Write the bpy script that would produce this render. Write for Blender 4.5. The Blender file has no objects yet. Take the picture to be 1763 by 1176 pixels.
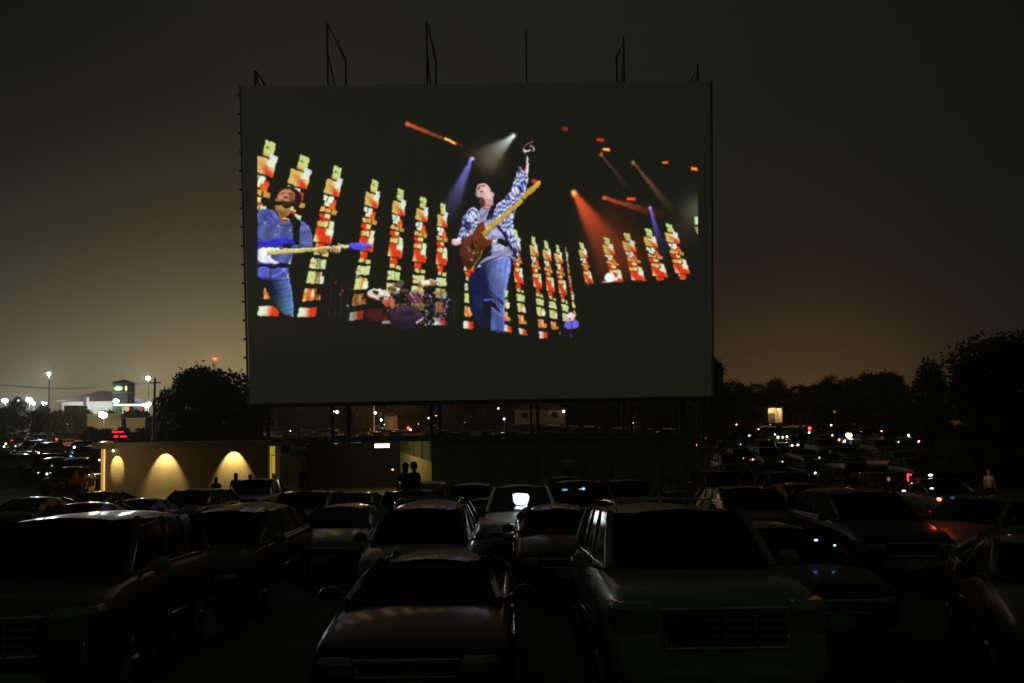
import bpy, bmesh, math, random
import numpy as np
from mathutils import Vector, Matrix, Euler
random.seed(7)
D = bpy.data
scene = bpy.context.scene
col = scene.collection
PI = math.pi

# ------------------------------------------------------------------ camera
CAM_H = 2.95
F = 1371.0            # focal length in photo pixels (photo 1763 wide)
PITCH = math.radians(3.0)
ROLL = math.radians(0.8)
CX, CY = 881.5, 745.0 - F * math.tan(PITCH)
fwd = Vector((0, math.cos(PITCH), math.sin(PITCH)))
r0 = Vector((1, 0, 0)); u0 = Vector((0, -math.sin(PITCH), math.cos(PITCH)))
RT = math.cos(ROLL) * r0 - math.sin(ROLL) * u0
UP = math.sin(ROLL) * r0 + math.cos(ROLL) * u0
cam_data = D.cameras.new('camera'); cam = D.objects.new('camera', cam_data); col.objects.link(cam)
cam.matrix_world = Matrix(((RT.x, UP.x, -fwd.x, 0), (RT.y, UP.y, -fwd.y, 0), (RT.z, UP.z, -fwd.z, CAM_H), (0, 0, 0, 1)))
cam_data.sensor_width = 36; cam_data.lens = 36 * F / 1763
cam_data.shift_y = (CY - 588.0) / 1763
cam_data.clip_end = 5000; cam_data.clip_start = 0.1
scene.camera = cam

# ------------------------------------------------------------------ night sky: town glow low on the left, sodium glow low on the right
world = D.worlds.new('World'); scene.world = world; world.use_nodes = True
nt = world.node_tree; nt.nodes.clear()
def N(t, **kw):
    n = nt.nodes.new(t)
    for k, v in kw.items(): setattr(n, k, v)
    return n
def MATH(op, a, b=None, c=None):
    n = N('ShaderNodeMath', operation=op)
    for i, v in enumerate((a, b, c)):
        if v is None: continue
        if isinstance(v, (int, float)): n.inputs[i].default_value = v
        else: nt.links.new(v, n.inputs[i])
    return n.outputs[0]
def VSCALE(colr, fac):
    n = N('ShaderNodeVectorMath', operation='SCALE'); n.inputs[0].default_value = colr
    nt.links.new(fac, n.inputs[3]); return n.outputs[0]
def VADD(a, b):
    n = N('ShaderNodeVectorMath', operation='ADD'); nt.links.new(a, n.inputs[0]); nt.links.new(b, n.inputs[1]); return n.outputs[0]
tc = N('ShaderNodeTexCoord'); sep = N('ShaderNodeSeparateXYZ'); nt.links.new(tc.outputs['Generated'], sep.inputs[0])
zz = MATH('MAXIMUM', sep.outputs['Z'], 0.0)
el = MATH('ARCSINE', zz)
az = MATH('ARCTAN2', sep.outputs['X'], sep.outputs['Y'])
def gauss(v, mu, sg):
    d = MATH('DIVIDE', MATH('SUBTRACT', v, mu), sg); return MATH('EXPONENT', MATH('MULTIPLY', MATH('MULTIPLY', d, d), -1.0))
def expo(v, k): return MATH('EXPONENT', MATH('MULTIPLY', v, -1.0 / k))
els = MATH('SQRT', MATH('ADD', MATH('MULTIPLY', el, el), 0.0025))
corner = MATH('MAXIMUM', MATH('SUBTRACT', 1.0, MATH('MULTIPLY', MATH('MULTIPLY', az, az), MATH('MULTIPLY', el, 3.4))), 0.35)
back = MATH('MULTIPLY_ADD', MATH('COSINE', az), .32, .68)
c = VSCALE((0.0136, 0.0132, 0.0096), MATH('MULTIPLY', corner, MATH('MULTIPLY_ADD', MATH('COSINE', az), .5, .5)))
c = VADD(c, VSCALE((0.0060, 0.0096, 0.0052), MATH('MULTIPLY_ADD', MATH('COSINE', az), -.5, .5)))
c = VADD(c, VSCALE((1.00, 0.79, 0.34), MATH('MULTIPLY', gauss(az, -0.28, 0.255), expo(els, 0.078))))
c = VADD(c, VSCALE((0.36, 0.16, 0.050), MATH('MULTIPLY', gauss(az, 0.35, 0.15), expo(els, 0.052))))
nz = N('ShaderNodeTexNoise'); nz.inputs['Scale'].default_value = 4.0; nz.inputs['Detail'].default_value = 5; nt.links.new(tc.outputs['Generated'], nz.inputs['Vector'])
vm = N('ShaderNodeVectorMath', operation='SCALE'); nt.links.new(c, vm.inputs[0])
nt.links.new(MATH('MULTIPLY_ADD', nz.outputs[0], 0.34, 0.83), vm.inputs[3])
sky = N('ShaderNodeTexSky', sky_type='NISHITA'); sky.sun_disc = False
sky.sun_elevation = math.radians(-8); sky.sun_rotation = math.radians(200)
bg = N('ShaderNodeBackground'); nt.links.new(vm.outputs[0], bg.inputs['Color']); bg.inputs['Strength'].default_value = 1.0
bg2 = N('ShaderNodeBackground'); nt.links.new(sky.outputs[0], bg2.inputs['Color']); bg2.inputs['Strength'].default_value = 0.05
ad = N('ShaderNodeAddShader'); nt.links.new(bg.outputs[0], ad.inputs[0]); nt.links.new(bg2.outputs[0], ad.inputs[1])
wo = N('ShaderNodeOutputWorld'); nt.links.new(ad.outputs[0], wo.inputs['Surface'])
scene.view_settings.view_transform = 'Standard'; scene.view_settings.look = 'None'
scene.view_settings.exposure = 0; scene.view_settings.gamma = 1
scene.render.engine = 'CYCLES'
scene.cycles.max_bounces = 5; scene.cycles.sample_clamp_indirect = 2.0

# ------------------------------------------------------------------ measuring helpers
def ray(px, py):
    return ((px - CX) / F * RT - (py - CY) / F * UP + fwd)
def at(px, py, Y):                      # the point seen at a photo pixel, Y metres ahead
    r = ray(px, py); t = Y / r.y
    return Vector((0, 0, CAM_H)) + r * t
def sstep(a, b, v):
    t = min(1, max(0, (v - a) / (b - a))); return t * t * (3 - 2 * t)
PROF = [(-60, .1), (4, .2), (6.5, .36), (8, .31), (12, .05), (18, 0), (26, -.45), (36, -.85), (50, -.9), (62, -.85), (75, -.35), (100, .9), (150, 3.4), (200, 4.8), (300, 6), (450, 6), (1300, 6)]
def ground(x, y):
    z = 0
    for (a, za), (b, zb) in zip(PROF, PROF[1:]):
        if y <= b:
            t = max(0, (y - a) / (b - a)); z = za + (zb - za) * t; break
    else: z = 6
    if y > 75:
        k = 1 - .42 * sstep(0, 50, x) * sstep(75, 110, y)
        z = z * k if z > 0 else z
    return z
def hit(px, py, y0=4, y1=600, lift=0.0):            # ground point (raised by lift) seen at a photo pixel
    r = ray(px, py); y = y0
    while y < y1:
        p = Vector((0, 0, CAM_H)) + r * (y / r.y)
        if p.z <= ground(p.x, p.y) + lift: return p
        y += 0.25
    return Vector((0, 0, CAM_H)) + r * (y1 / r.y)

# ------------------------------------------------------------------ materials
MATS = {}
def lin(c):
    return tuple(((v / 255) / 12.92 if v / 255 <= .04045 else ((v / 255 + .055) / 1.055) ** 2.4) for v in c)
def mat(name, base=(.5, .5, .5), rough=.6, metal=0, coat=0, coatr=.06, emit=None, estr=0, noise=0, nscale=4, bump=0, bscale=40, spec=.5, trans=0, sample='AUTO'):
    if name in MATS: return MATS[name]
    m = D.materials.new(name); m.use_nodes = True; t = m.node_tree; b = t.nodes['Principled BSDF']
    b.inputs['Base Color'].default_value = (*base, 1); b.inputs['Roughness'].default_value = rough
    b.inputs['Metallic'].default_value = metal; b.inputs['Specular IOR Level'].default_value = spec
    b.inputs['Coat Weight'].default_value = coat; b.inputs['Coat Roughness'].default_value = coatr
    if trans: b.inputs['Transmission Weight'].default_value = trans
    if emit: b.inputs['Emission Color'].default_value = (*emit, 1); b.inputs['Emission Strength'].default_value = estr
    tcn = t.nodes.new('ShaderNodeTexCoord')
    if noise:
        n = t.nodes.new('ShaderNodeTexNoise'); n.inputs['Scale'].default_value = nscale; n.inputs['Detail'].default_value = 6
        t.links.new(tcn.outputs['Object'], n.inputs['Vector'])
        r = t.nodes.new('ShaderNodeValToRGB'); e = r.color_ramp.elements
        e[0].position = .3; e[1].position = .72
        e[0].color = (*[v * (1 - noise) for v in base], 1); e[1].color = (*[min(1, v * (1 + noise)) for v in base], 1)
        t.links.new(n.outputs[0], r.inputs[0]); t.links.new(r.outputs[0], b.inputs['Base Color'])
    if bump:
        n = t.nodes.new('ShaderNodeTexNoise'); n.inputs['Scale'].default_value = bscale; n.inputs['Detail'].default_value = 4
        t.links.new(tcn.outputs['Object'], n.inputs['Vector'])
        bp = t.nodes.new('ShaderNodeBump'); bp.inputs['Strength'].default_value = bump; bp.inputs['Distance'].default_value = .03
        t.links.new(n.outputs[0], bp.inputs['Height']); t.links.new(bp.outputs[0], b.inputs['Normal'])
    m.cycles.emission_sampling = sample
    MATS[name] = m; return m
def glow(name, c, s, sample='NONE'):
    return mat(name, base=(.05, .05, .05), rough=.4, emit=c, estr=s, sample=sample)
def paint(name, c, metal=.35, rough=.45):
    return mat(name, base=c, rough=rough, metal=metal, coat=.4, coatr=.11, noise=.06, nscale=1.5)
M_GLASS = mat('dark_car_glass', (.006, .007, .006), .12, spec=.12)
M_TYRE = mat('tyre_rubber', (.02, .02, .02), .85)
M_RIM = mat('alloy_rim', (.45, .45, .45), .35, metal=.9)
M_CHROME = mat('chrome_trim', (.7, .7, .68), .14, metal=1)
M_BLACK = mat('black_plastic', (.015, .015, .015), .55)
M_LENS = mat('clear_lamp_lens', (.42, .42, .42), .12, metal=.6, coat=1)
M_REDLENS = mat('red_lamp_lens', (.12, .005, .005), .2, coat=1)
M_PLATE = mat('licence_plate_paint', (.5, .5, .48), .5)
M_STEEL = mat('dark_galvanised_steel', (.10, .10, .095), .6, metal=.3, noise=.2)
M_REDON = glow('lit_red_tail_lamp', (1, .02, .012), 7)
M_WHITEON = glow('lit_white_lamp', (.85, .9, 1), 5)
M_WARMON = glow('lit_warm_lamp', (1, .55, .28), 3.5)
M_BLUEON = glow('lit_blue_display', (.15, .25, 1), 1.6)
M_AMBERON = glow('lit_amber_lamp', (1, .32, .08), 3)

# ------------------------------------------------------------------ mesh helper
class MB:
    def __init__(s): s.v = []; s.f = []; s.m = []; s.mats = []; s.cur = 0; s.smooth = []; s.sm = False
    def use(s, m, smooth=False):
        if m not in s.mats: s.mats.append(m)
        s.cur = s.mats.index(m); s.sm = smooth; return s
    def add(s, vs, fs):
        o = len(s.v); s.v += [tuple(v) for v in vs]
        for f in fs: s.f.append([i + o for i in f]); s.m.append(s.cur); s.smooth.append(s.sm)
        return s
    def box(s, x0, x1, y0, y1, z0, z1):
        return s.add([(x0, y0, z0), (x1, y0, z0), (x1, y1, z0), (x0, y1, z0), (x0, y0, z1), (x1, y0, z1), (x1, y1, z1), (x0, y1, z1)],
                     [(0, 3, 2, 1), (4, 5, 6, 7), (0, 1, 5, 4), (1, 2, 6, 5), (2, 3, 7, 6), (3, 0, 4, 7)])
    def prism(s, pts, y0, y1):       # outline in x,z pushed along y
        n = len(pts)
        vs = [(x, y0, z) for x, z in pts] + [(x, y1, z) for x, z in pts]
        return s.add(vs, [list(range(n))[::-1], list(range(n, 2 * n))] + [(i, (i + 1) % n, n + (i + 1) % n, n + i) for i in range(n)])
    def tube(s, pts, r, n=8, cap=True):
        pts = [Vector(p) for p in pts]
        rs = r if isinstance(r, (list, tuple)) else [r] * len(pts)
        vs = []; 
        for i, p in enumerate(pts):
            d = (pts[min(i + 1, len(pts) - 1)] - pts[max(i - 1, 0)])
            if d.length < 1e-9: d = Vector((0, 0, 1))
            d.normalize(); a = d.cross(Vector((0, 0, 1)))
            if a.length < 1e-3: a = d.cross(Vector((1, 0, 0)))
            a.normalize(); b = d.cross(a)
            for k in range(n):
                t = 2 * PI * k / n; vs.append(p + (a * math.cos(t) + b * math.sin(t)) * rs[i])
        fs = []
        for i in range(len(pts) - 1):
            for k in range(n): fs.append((i * n + k, i * n + (k + 1) % n, (i + 1) * n + (k + 1) % n, (i + 1) * n + k))
        if cap: fs.append(tuple(range(n))); fs.append(tuple(range((len(pts) - 1) * n, len(pts) * n))[::-1])
        return s.add(vs, fs)
    def ball(s, c, r, nu=12, nv=8, sq=(1, 1, 1)):
        c = Vector(c); vs = []; fs = []
        for j in range(1, nv):
            a = PI * j / nv
            for i in range(nu):
                b = 2 * PI * i / nu
                vs.append(c + Vector((math.sin(a) * math.cos(b) * r * sq[0], math.sin(a) * math.sin(b) * r * sq[1], math.cos(a) * r * sq[2])))
        vs.append(c + Vector((0, 0, r * sq[2]))); vs.append(c - Vector((0, 0, r * sq[2])))
        for j in range(nv - 2):
            for i in range(nu): fs.append((j * nu + i, (j + 1) * nu + i, (j + 1) * nu + (i + 1) % nu, j * nu + (i + 1) % nu))
        T = len(vs) - 2; B = T + 1
        for i in range(nu): fs.append((T, i, (i + 1) % nu)); fs.append((B, (nv - 2) * nu + (i + 1) % nu, (nv - 2) * nu + i))
        return s.add(vs, fs)
    def grid(s, fn, nu, nv):         # fn(u,v)->point
        vs = [fn(i / nu, j / nv) for j in range(nv + 1) for i in range(nu + 1)]
        return s.add(vs, [(j * (nu + 1) + i, j * (nu + 1) + i + 1, (j + 1) * (nu + 1) + i + 1, (j + 1) * (nu + 1) + i) for j in range(nv) for i in range(nu)])
    def mesh(s, name):
        me = D.meshes.new(name); me.from_pydata(s.v, [], s.f)
        for m in s.mats: me.materials.append(m)
        me.polygons.foreach_set('material_index', s.m); me.polygons.foreach_set('use_smooth', s.smooth)
        me.update(); return me
    def obj(s, name, m=None, parent=None, smooth=None, loc=None, sub=0, bevel=0):
        if m is not None and not s.mats: s.mats = [m]
        if smooth is not None: s.smooth = [smooth] * len(s.f)
        o = D.objects.new(name, s.mesh(name)); col.objects.link(o)
        if parent: o.parent = parent
        if loc: o.location = loc
        if bevel:
            b = o.modifiers.new('bevel', 'BEVEL'); b.width = bevel; b.segments = 2; b.limit_method = 'ANGLE'
        if sub:
            b = o.modifiers.new('sub', 'SUBSURF'); b.levels = sub; b.render_levels = sub
        return o
def tag(o, label=None, cat=None, group=None, kind=None):
    if label: o['label'] = label
    if cat: o['category'] = cat
    if group: o['group'] = group
    if kind: o['kind'] = kind
    return o
def empty(name, loc=(0, 0, 0), rz=0, label=None, cat=None, group=None):
    o = D.objects.new(name, None); col.objects.link(o); o.location = loc; o.rotation_euler = (0, 0, rz)
    o.empty_display_size = .3
    return tag(o, label, cat, group)
KIDS = {}
def copy_tree(o, parent=None):
    c = o.copy(); col.objects.link(c)
    if parent: c.parent = parent
    for ch in o.children: copy_tree(ch, c)
    return c
def point_light(name, loc, power, color, radius, parent=None, spot=None, rot=None, blend=.5):
    l = D.lights.new(name, 'SPOT' if spot else 'POINT'); l.energy = power; l.color = color; l.shadow_soft_size = radius
    if spot: l.spot_size = math.radians(spot); l.spot_blend = blend
    o = D.objects.new(name, l); col.objects.link(o); o.location = loc
    if rot: o.rotation_euler = rot
    if parent: o.parent = parent
    return o
# ------------------------------------------------------------------ ground, one sheet to the horizon
xs = [-1200, -600, -300] + list(range(-200, 201, 8)) + [300, 600, 1200]
ys = [-60, -30, -10] + list(range(0, 320, 6)) + [340, 380, 450, 700, 1200]
g = MB().add([(x, y, ground(x, y)) for y in ys for x in xs],
             [(j * len(xs) + i, j * len(xs) + i + 1, (j + 1) * len(xs) + i + 1, (j + 1) * len(xs) + i) for j in range(len(ys) - 1) for i in range(len(xs) - 1)])
tag(g.obj('ground', mat('gravel_lot', (.13, .125, .105), .9, noise=.35, nscale=.8, bump=.6, bscale=30), smooth=True), kind='structure')
# kerb strip and road far behind the screen, lit by the sodium lamp
rd = MB()
rd.grid(lambda u, v: (-62 + 110 * u, 148 + 9 * v, ground(-62 + 110 * u, 148 + 9 * v) + .02), 30, 2)
tag(rd.obj('road', mat('road_asphalt', (.055, .055, .055), .85, noise=.2)), kind='structure')
# ------------------------------------------------------------------ movie screen: a leaning panel with towers behind it
SY = 66.0
BL = at(430, 695, SY); BR = at(1225, 682, SY)
W = (BR - BL).length
lo, hi = 40.0, 80.0
for _ in range(40):
    mid = (lo + hi) / 2
    if (at(1222, 140, mid) - at(416, 148, mid)).length > W: hi = mid
    else: lo = mid
TL = at(416, 148, lo); TR_ = at(1222, 140, lo)
eu = (BR - BL).normalized()
ev = ((TL + TR_) / 2 - (BL + BR) / 2); H_S = ev.length; ev = (ev - eu * ev.dot(eu)).normalized()
en = eu.cross(ev)                     # towards the screen's front or back
if en.y > 0: en = -en                 # front normal faces the camera
def on_screen(px, py, out=0.0):
    r = ray(px, py); o = BL + en * out
    t = (o - Vector((0, 0, CAM_H))).dot(en) / r.dot(en)
    return Vector((0, 0, CAM_H)) + r * t
scr = empty('movie_screen', (0, SY, ground(0, SY)), label='huge pale drive-in movie screen showing a concert, raised on steel towers', cat='movie screen')
def wpart(mb, name, m, parent, **k):          # mesh given in world coordinates
    o = mb.obj(name, m, None, **k); o.parent = parent
    o.matrix_parent_inverse = Matrix.Translation(parent.location).inverted() if parent.type == 'EMPTY' and not parent.rotation_euler.z else parent.matrix_world.inverted()
    return o
bpy.context.view_layer.update()
M_SCREEN = mat('painted_screen_panels', (.62, .60, .55), .7, noise=.05, nscale=.25, emit=(.0064, .0063, .0048), estr=1.0, sample='NONE')  # faint emission stands in for projector light on the blank panel
p = MB(); cs = [BL, BR, TR_, TL]
vs = [c for c in cs] + [c - en * .5 for c in cs]
p.add(vs, [(0, 1, 2, 3), (7, 6, 5, 4), (0, 4, 5, 1), (1, 5, 6, 2), (2, 6, 7, 3), (3, 7, 4, 0)])
surf = wpart(p, 'screen_panel', M_SCREEN, scr)
# edge rail, rope cleats down the left edge, lamps clipped at the top corners
for a_, b_ in ((BL - eu * .12, TL - eu * .12), (BR + eu * .12, TR_ + eu * .12)): wpart(MB().tube([a_, b_], .1), 'edge_rail', mat('weathered_white_trim', (.5, .5, .46), .5), scr, smooth=True)
for i in range(17):
    q = BL.lerp(TL, (i + .5) / 17) - eu * .3; wpart(MB().ball(q, .12, 8, 6, (1.2, 1, .8)), 'cleat', M_STEEL, scr, smooth=True)
b = MB(); lowc = [BL - ev * .35 - en * .1, BR - ev * .35 - en * .1, BR - en * .1 - ev * .004, BL - en * .1 - ev * .004]
b.add(lowc + [q - en * .3 for q in lowc], [(0, 1, 2, 3), (7, 6, 5, 4), (0, 4, 5, 1), (1, 5, 6, 2), (2, 6, 7, 3), (3, 7, 4, 0)])
wpart(b, 'bottom_beam', M_STEEL, scr)
# towers: (front px, top px, rear px, rear top px)
def beam(mb, a, b_, r=.14): mb.tube([a, b_], r, 6)
def tower(fx, ftop, rx, rtop, diag=True, rad=.11):
    mb = MB(); Yf = SY + 1.0
    f = at(fx, ftop, Yf); vx = 905
    Yr = Yf * (fx - vx) / (rx - vx) if abs(rx - vx) > 4 and abs(fx - vx) > 25 else Yf + 8
    Yr = min(max(Yr, Yf + 5), Yf + 9)
    r = at(rx, rtop, Yr); r.x = f.x + (r.x - f.x) * 1.0
    top = at(fx, 146, Yf)
    fb = Vector((f.x, Yf + 2.2, ground(f.x, Yf))); rb = Vector((r.x, Yr + 1, ground(r.x, Yr)))
    f0 = Vector((f.x, Yf, f.z)); fm = Vector((f.x, Yf + 1.6, 6.0))
    beam(mb, f0, fm, rad); beam(mb, fm, fb, rad * 1.2)
    beam(mb, r, rb, rad * 1.1); beam(mb, f0, r, rad * 1.25)
    if diag:
        a = Vector((f.x, Yf, top.z + 3.0)) if ftop < 100 else f0
        beam(mb, a, Vector((r.x * .4 + f.x * .6, Yf + (Yr - Yf) * .8, top.z - 1.0)), rad * .95)
        for k in range(4):
            za = 6 + k * 6.5
            beam(mb, Vector((f.x, Yf + 1.4 - k * .3, za)), Vector((r.x, Yr + .8, za + 6)), .08)
            beam(mb, Vector((f.x, Yf + 1.4 - k * .3, za + 6.5)), Vector((r.x, Yr + .8, za + 6)), .08)
    return wpart(mb, 'support_tower', M_STEEL, scr, smooth=True)
tower(563, 42, 595, 103); tower(734, 40, 750, 103); tower(905, 55, 905.5, 112, diag=False, rad=.08)
tower(1073, 66, 1061, 100); tower(439, 124, 458, 150, rad=.15); tower(1201, 112, 1190, 138, rad=.08)
for px in (600, 742, 757, 925, 1086, 1172, 1176):
    a = at(px, 690, SY + .6); wpart(MB().tube([Vector((a.x, SY + .9, ground(a.x, SY))), Vector((a.x, SY + .6, a.z + .6))], .16, 6), 'post', M_STEEL, scr, smooth=True)

# ---- the projected picture: painted shape by shape on a raster, then thrown on the panel as a fine coloured sheet
X0, X1, Y0, Y1, S = 443, 1202, 203, 590, 2
HH, WW = (Y1 - Y0) * S, (X1 - X0) * S
BLK = (28, 29, 24)
img = np.zeros((HH, WW, 3)) + np.array(BLK)
gx = (np.arange(WW) + .5) / S + X0; gy = (np.arange(HH) + .5) / S + Y0
def bbox(x0, y0, x1, y1):
    return max(0, int((x0 - X0) * S) - 1), min(WW, int((x1 - X0) * S) + 2), max(0, int((y0 - Y0) * S) - 1), min(HH, int((y1 - Y0) * S) + 2)
def inside(pts, xx, yy):
    m = np.zeros(xx.shape, bool); n = len(pts)
    for i in range(n):
        x1, y1 = pts[i]; x2, y2 = pts[(i + 1) % n]
        if y1 == y2: continue
        cnd = ((y1 > yy) != (y2 > yy)) & (xx < (x2 - x1) * (yy - y1) / (y2 - y1) + x1); m ^= cnd
    return m
ROUND = 0
def poly(pts, c, a=1.0, shade=None):
    xs_ = [q[0] for q in pts]; ys_ = [q[1] for q in pts]
    i0, i1, j0, j1 = bbox(min(xs_), min(ys_), max(xs_), max(ys_))
    if i0 >= i1 or j0 >= j1: return
    xx, yy = np.meshgrid(gx[i0:i1], gy[j0:j1]); m = inside(pts, xx, yy)
    reg = img[j0:j1, i0:i1]
    cc = np.zeros(reg.shape) + np.array(c)
    if shade is not None: cc = shade(xx, yy, cc)
    if ROUND and m.sum() > 150:
        mm = np.pad(m.astype(float), 8)
        for _ in range(9): mm = (np.roll(mm, 1, 0) + np.roll(mm, -1, 0) + np.roll(mm, 1, 1) + np.roll(mm, -1, 1) + mm) / 5
        gy_, gx_ = np.gradient(mm); g_ = (gx_ * -.55 + gy_ * .6)[8:-8, 8:-8]
        cc = np.clip(cc * (1 + ROUND * 4.2 * g_)[..., None] * (1 + .22 * (FOLD[j0:j1, i0:i1] - .5))[..., None], 0, 255)
    reg[m] = reg[m] * (1 - a) + cc[m] * a
def smoothp(pts, k=2):
    for _ in range(k):
        q = []
        for i in range(len(pts)):
            a, b_ = pts[i], pts[(i + 1) % len(pts)]
            q += [(a[0] * .75 + b_[0] * .25, a[1] * .75 + b_[1] * .25), (a[0] * .25 + b_[0] * .75, a[1] * .25 + b_[1] * .75)]
        pts = q
    return pts
def sp(pts, c, a=1.0, shade=None): poly(smoothp(pts), c, a, shade)
def ell(cx, cy, rx, ry, c, rot=0, a=1.0, shade=None):
    t = math.radians(rot)
    poly([(cx + rx * math.cos(k / 20 * 2 * PI) * math.cos(t) - ry * math.sin(k / 20 * 2 * PI) * math.sin(t),
           cy + rx * math.cos(k / 20 * 2 * PI) * math.sin(t) + ry * math.sin(k / 20 * 2 * PI) * math.cos(t)) for k in range(20)], c, a, shade)
def line(pts, w, c, a=1.0):
    for (xa, ya), (xb, yb) in zip(pts, pts[1:]):
        d = math.hypot(xb - xa, yb - ya) or 1; nx, ny = -(yb - ya) / d * w / 2, (xb - xa) / d * w / 2
        poly([(xa + nx, ya + ny), (xb + nx, yb + ny), (xb - nx, yb - ny), (xa - nx, ya - ny)], c, a)
def beamlight(x, y, dx, dy, L, w0, w1, c, pw=1.5, a=1.0):
    xx, yy = np.meshgrid(gx, gy); d = math.hypot(dx, dy); dx /= d; dy /= d
    t = ((xx - x) * dx + (yy - y) * dy) / L; s = np.abs(-(xx - x) * dy + (yy - y) * dx)
    w = w0 + (w1 - w0) * np.clip(t, 0, 1)
    k = np.exp(-(s / w) ** 4) * np.clip(1 - t, 0, 1) ** pw * (t > -.01) * a
    img[:] = img + k[..., None] * (np.array(c) - img * .6)
    img[:] = np.clip(img, 0, 255)
def blob(x, y, r, c, a=1.0):
    xx, yy = np.meshgrid(gx, gy); k = np.exp(-((xx - x) ** 2 + (yy - y) ** 2) / (r * r)) * a
    img[:] = img * (1 - k[..., None]) + np.array(c) * k[..., None]
rng = np.random.default_rng(3)
def vnoise(step, seed):
    r_ = np.random.default_rng(seed).random((HH // step + 3, WW // step + 3))
    yy = np.arange(HH) / step; xx = np.arange(WW) / step; y0 = yy.astype(int); x0 = xx.astype(int)
    fy = (yy - y0)[:, None]; fx = (xx - x0)[None]; fy = fy * fy * (3 - 2 * fy); fx = fx * fx * (3 - 2 * fx)
    a = r_[y0][:, x0]; b = r_[y0][:, x0 + 1]; c = r_[y0 + 1][:, x0]; d = r_[y0 + 1][:, x0 + 1]
    return (a * (1 - fx) + b * fx) * (1 - fy) + (c * (1 - fx) + d * fx) * fy
FOLD = .55 * vnoise(18, 1) + .3 * vnoise(9, 2) + .25 * vnoise(5, 3)
def mix(a, b_, k): return a + (b_ - a) * k
CREAM, PALE, GRN = np.array((234, 222, 146.)), np.array((226, 234, 206.)), np.array((204, 222, 140.))
TAN, ORG, RED, DRK = np.array((206, 180, 92.)), np.array((218, 128, 52.)), np.array((222, 62, 30.)), np.array((120, 40, 20.))
# stained glass pattern shared by every column: (u0,v0,u1,v1, colour function of local a,b)
def flat(c, k=.0): return lambda a, b_: c
TILES = [
 (.30, .00, .78, .088, lambda a, b: mix(GRN, mix(CREAM, ORG, .8), max(0, (b - .7) * 3) if a < .6 else max(0, (b - .8) * 5))),
 (.40, .03, .52, .045, flat(np.array((120, 120, 50.)))),
 (.66, .066, 1.0, .102, flat(np.array((214, 222, 220.)))),
 (.00, .098, .97, .188, lambda a, b: mix(mix(TAN, CREAM, a), RED, min(1, max(0, 1.35 - 3.2 * abs(a - .25 - .62 * b)) * max(0, b * 1.5 - .25))) if not (a > .62 and b < .45) else PALE),
 (.04, .20, .30, .235, flat(PALE)), (.34, .198, .66, .238, flat(PALE)), (.16, .238, .50, .262, flat(mix(PALE, CREAM, .4))),
 (.62, .215, .86, .276, lambda a, b: mix(RED, ORG, b)), (.48, .238, .62, .274, flat(mix(RED, ORG, .5))),
 (.00, .272, .30, .304, flat(mix(CREAM, ORG, .45))), (.32, .276, .62, .304, flat(mix(CREAM, ORG, .55))), (.68, .275, 1.02, .306, flat(mix(TAN, ORG, .6))),
 (.00, .314, .32, .345, flat(RED)), (.34, .312, .68, .340, flat(CREAM)), (.12, .342, .78, .368, lambda a, b: mix(RED, DRK, .5 * abs(math.sin(a * 9)))),
 (.02, .368, .34, .398, lambda a, b: mix(ORG, CREAM, a)), (.36, .362, .62, .398, flat(CREAM)), (.68, .352, .98, .415, lambda a, b: mix(PALE, GRN, b)),
 (.00, .404, 1.0, .500, lambda a, b: mix(CREAM, RED, min(1, max(0, 1.6 - 3.6 * max(0, abs(a - .28 - .42 * b) - .12)))) if not (a > .6 and b < .4) else PALE),
 (.16, .507, .66, .553, lambda a, b: mix(RED, CREAM, .7 if a < .25 and b < .5 else 0)),
 (.18, .553, .52, .582, lambda a, b: mix(TAN, GRN, .6)), (.62, .556, .96, .586, flat(mix(CREAM, TAN, .4))),
 (.08, .604, .96, .668, lambda a, b: RED if (a < .35 and .45 < b < .62) else mix(GRN, PALE, .25)),
 (.06, .690, .86, .768, lambda a, b: mix(GRN, ORG, min(1, max(0, 1.2 - 5 * abs(a - .68))))), (.60, .716, 1.0, .764, flat(PALE)),
 (.08, .800, .74, .882, lambda a, b: mix(ORG, mix(RED, CREAM, .5 + .5 * math.sin(a * 11)), .5 + .5 * math.sin(b * 7 + a * 5))), (.66, .838, 1.0, .876, lambda a, b: mix(RED, TAN, b)), (.45, .81, .62, .85, flat(CREAM)),
 (.00, .925, .92, .985, lambda a, b: mix(PALE, RED, min(1, max(0, (a - .35) * 3)))),
]
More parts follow.
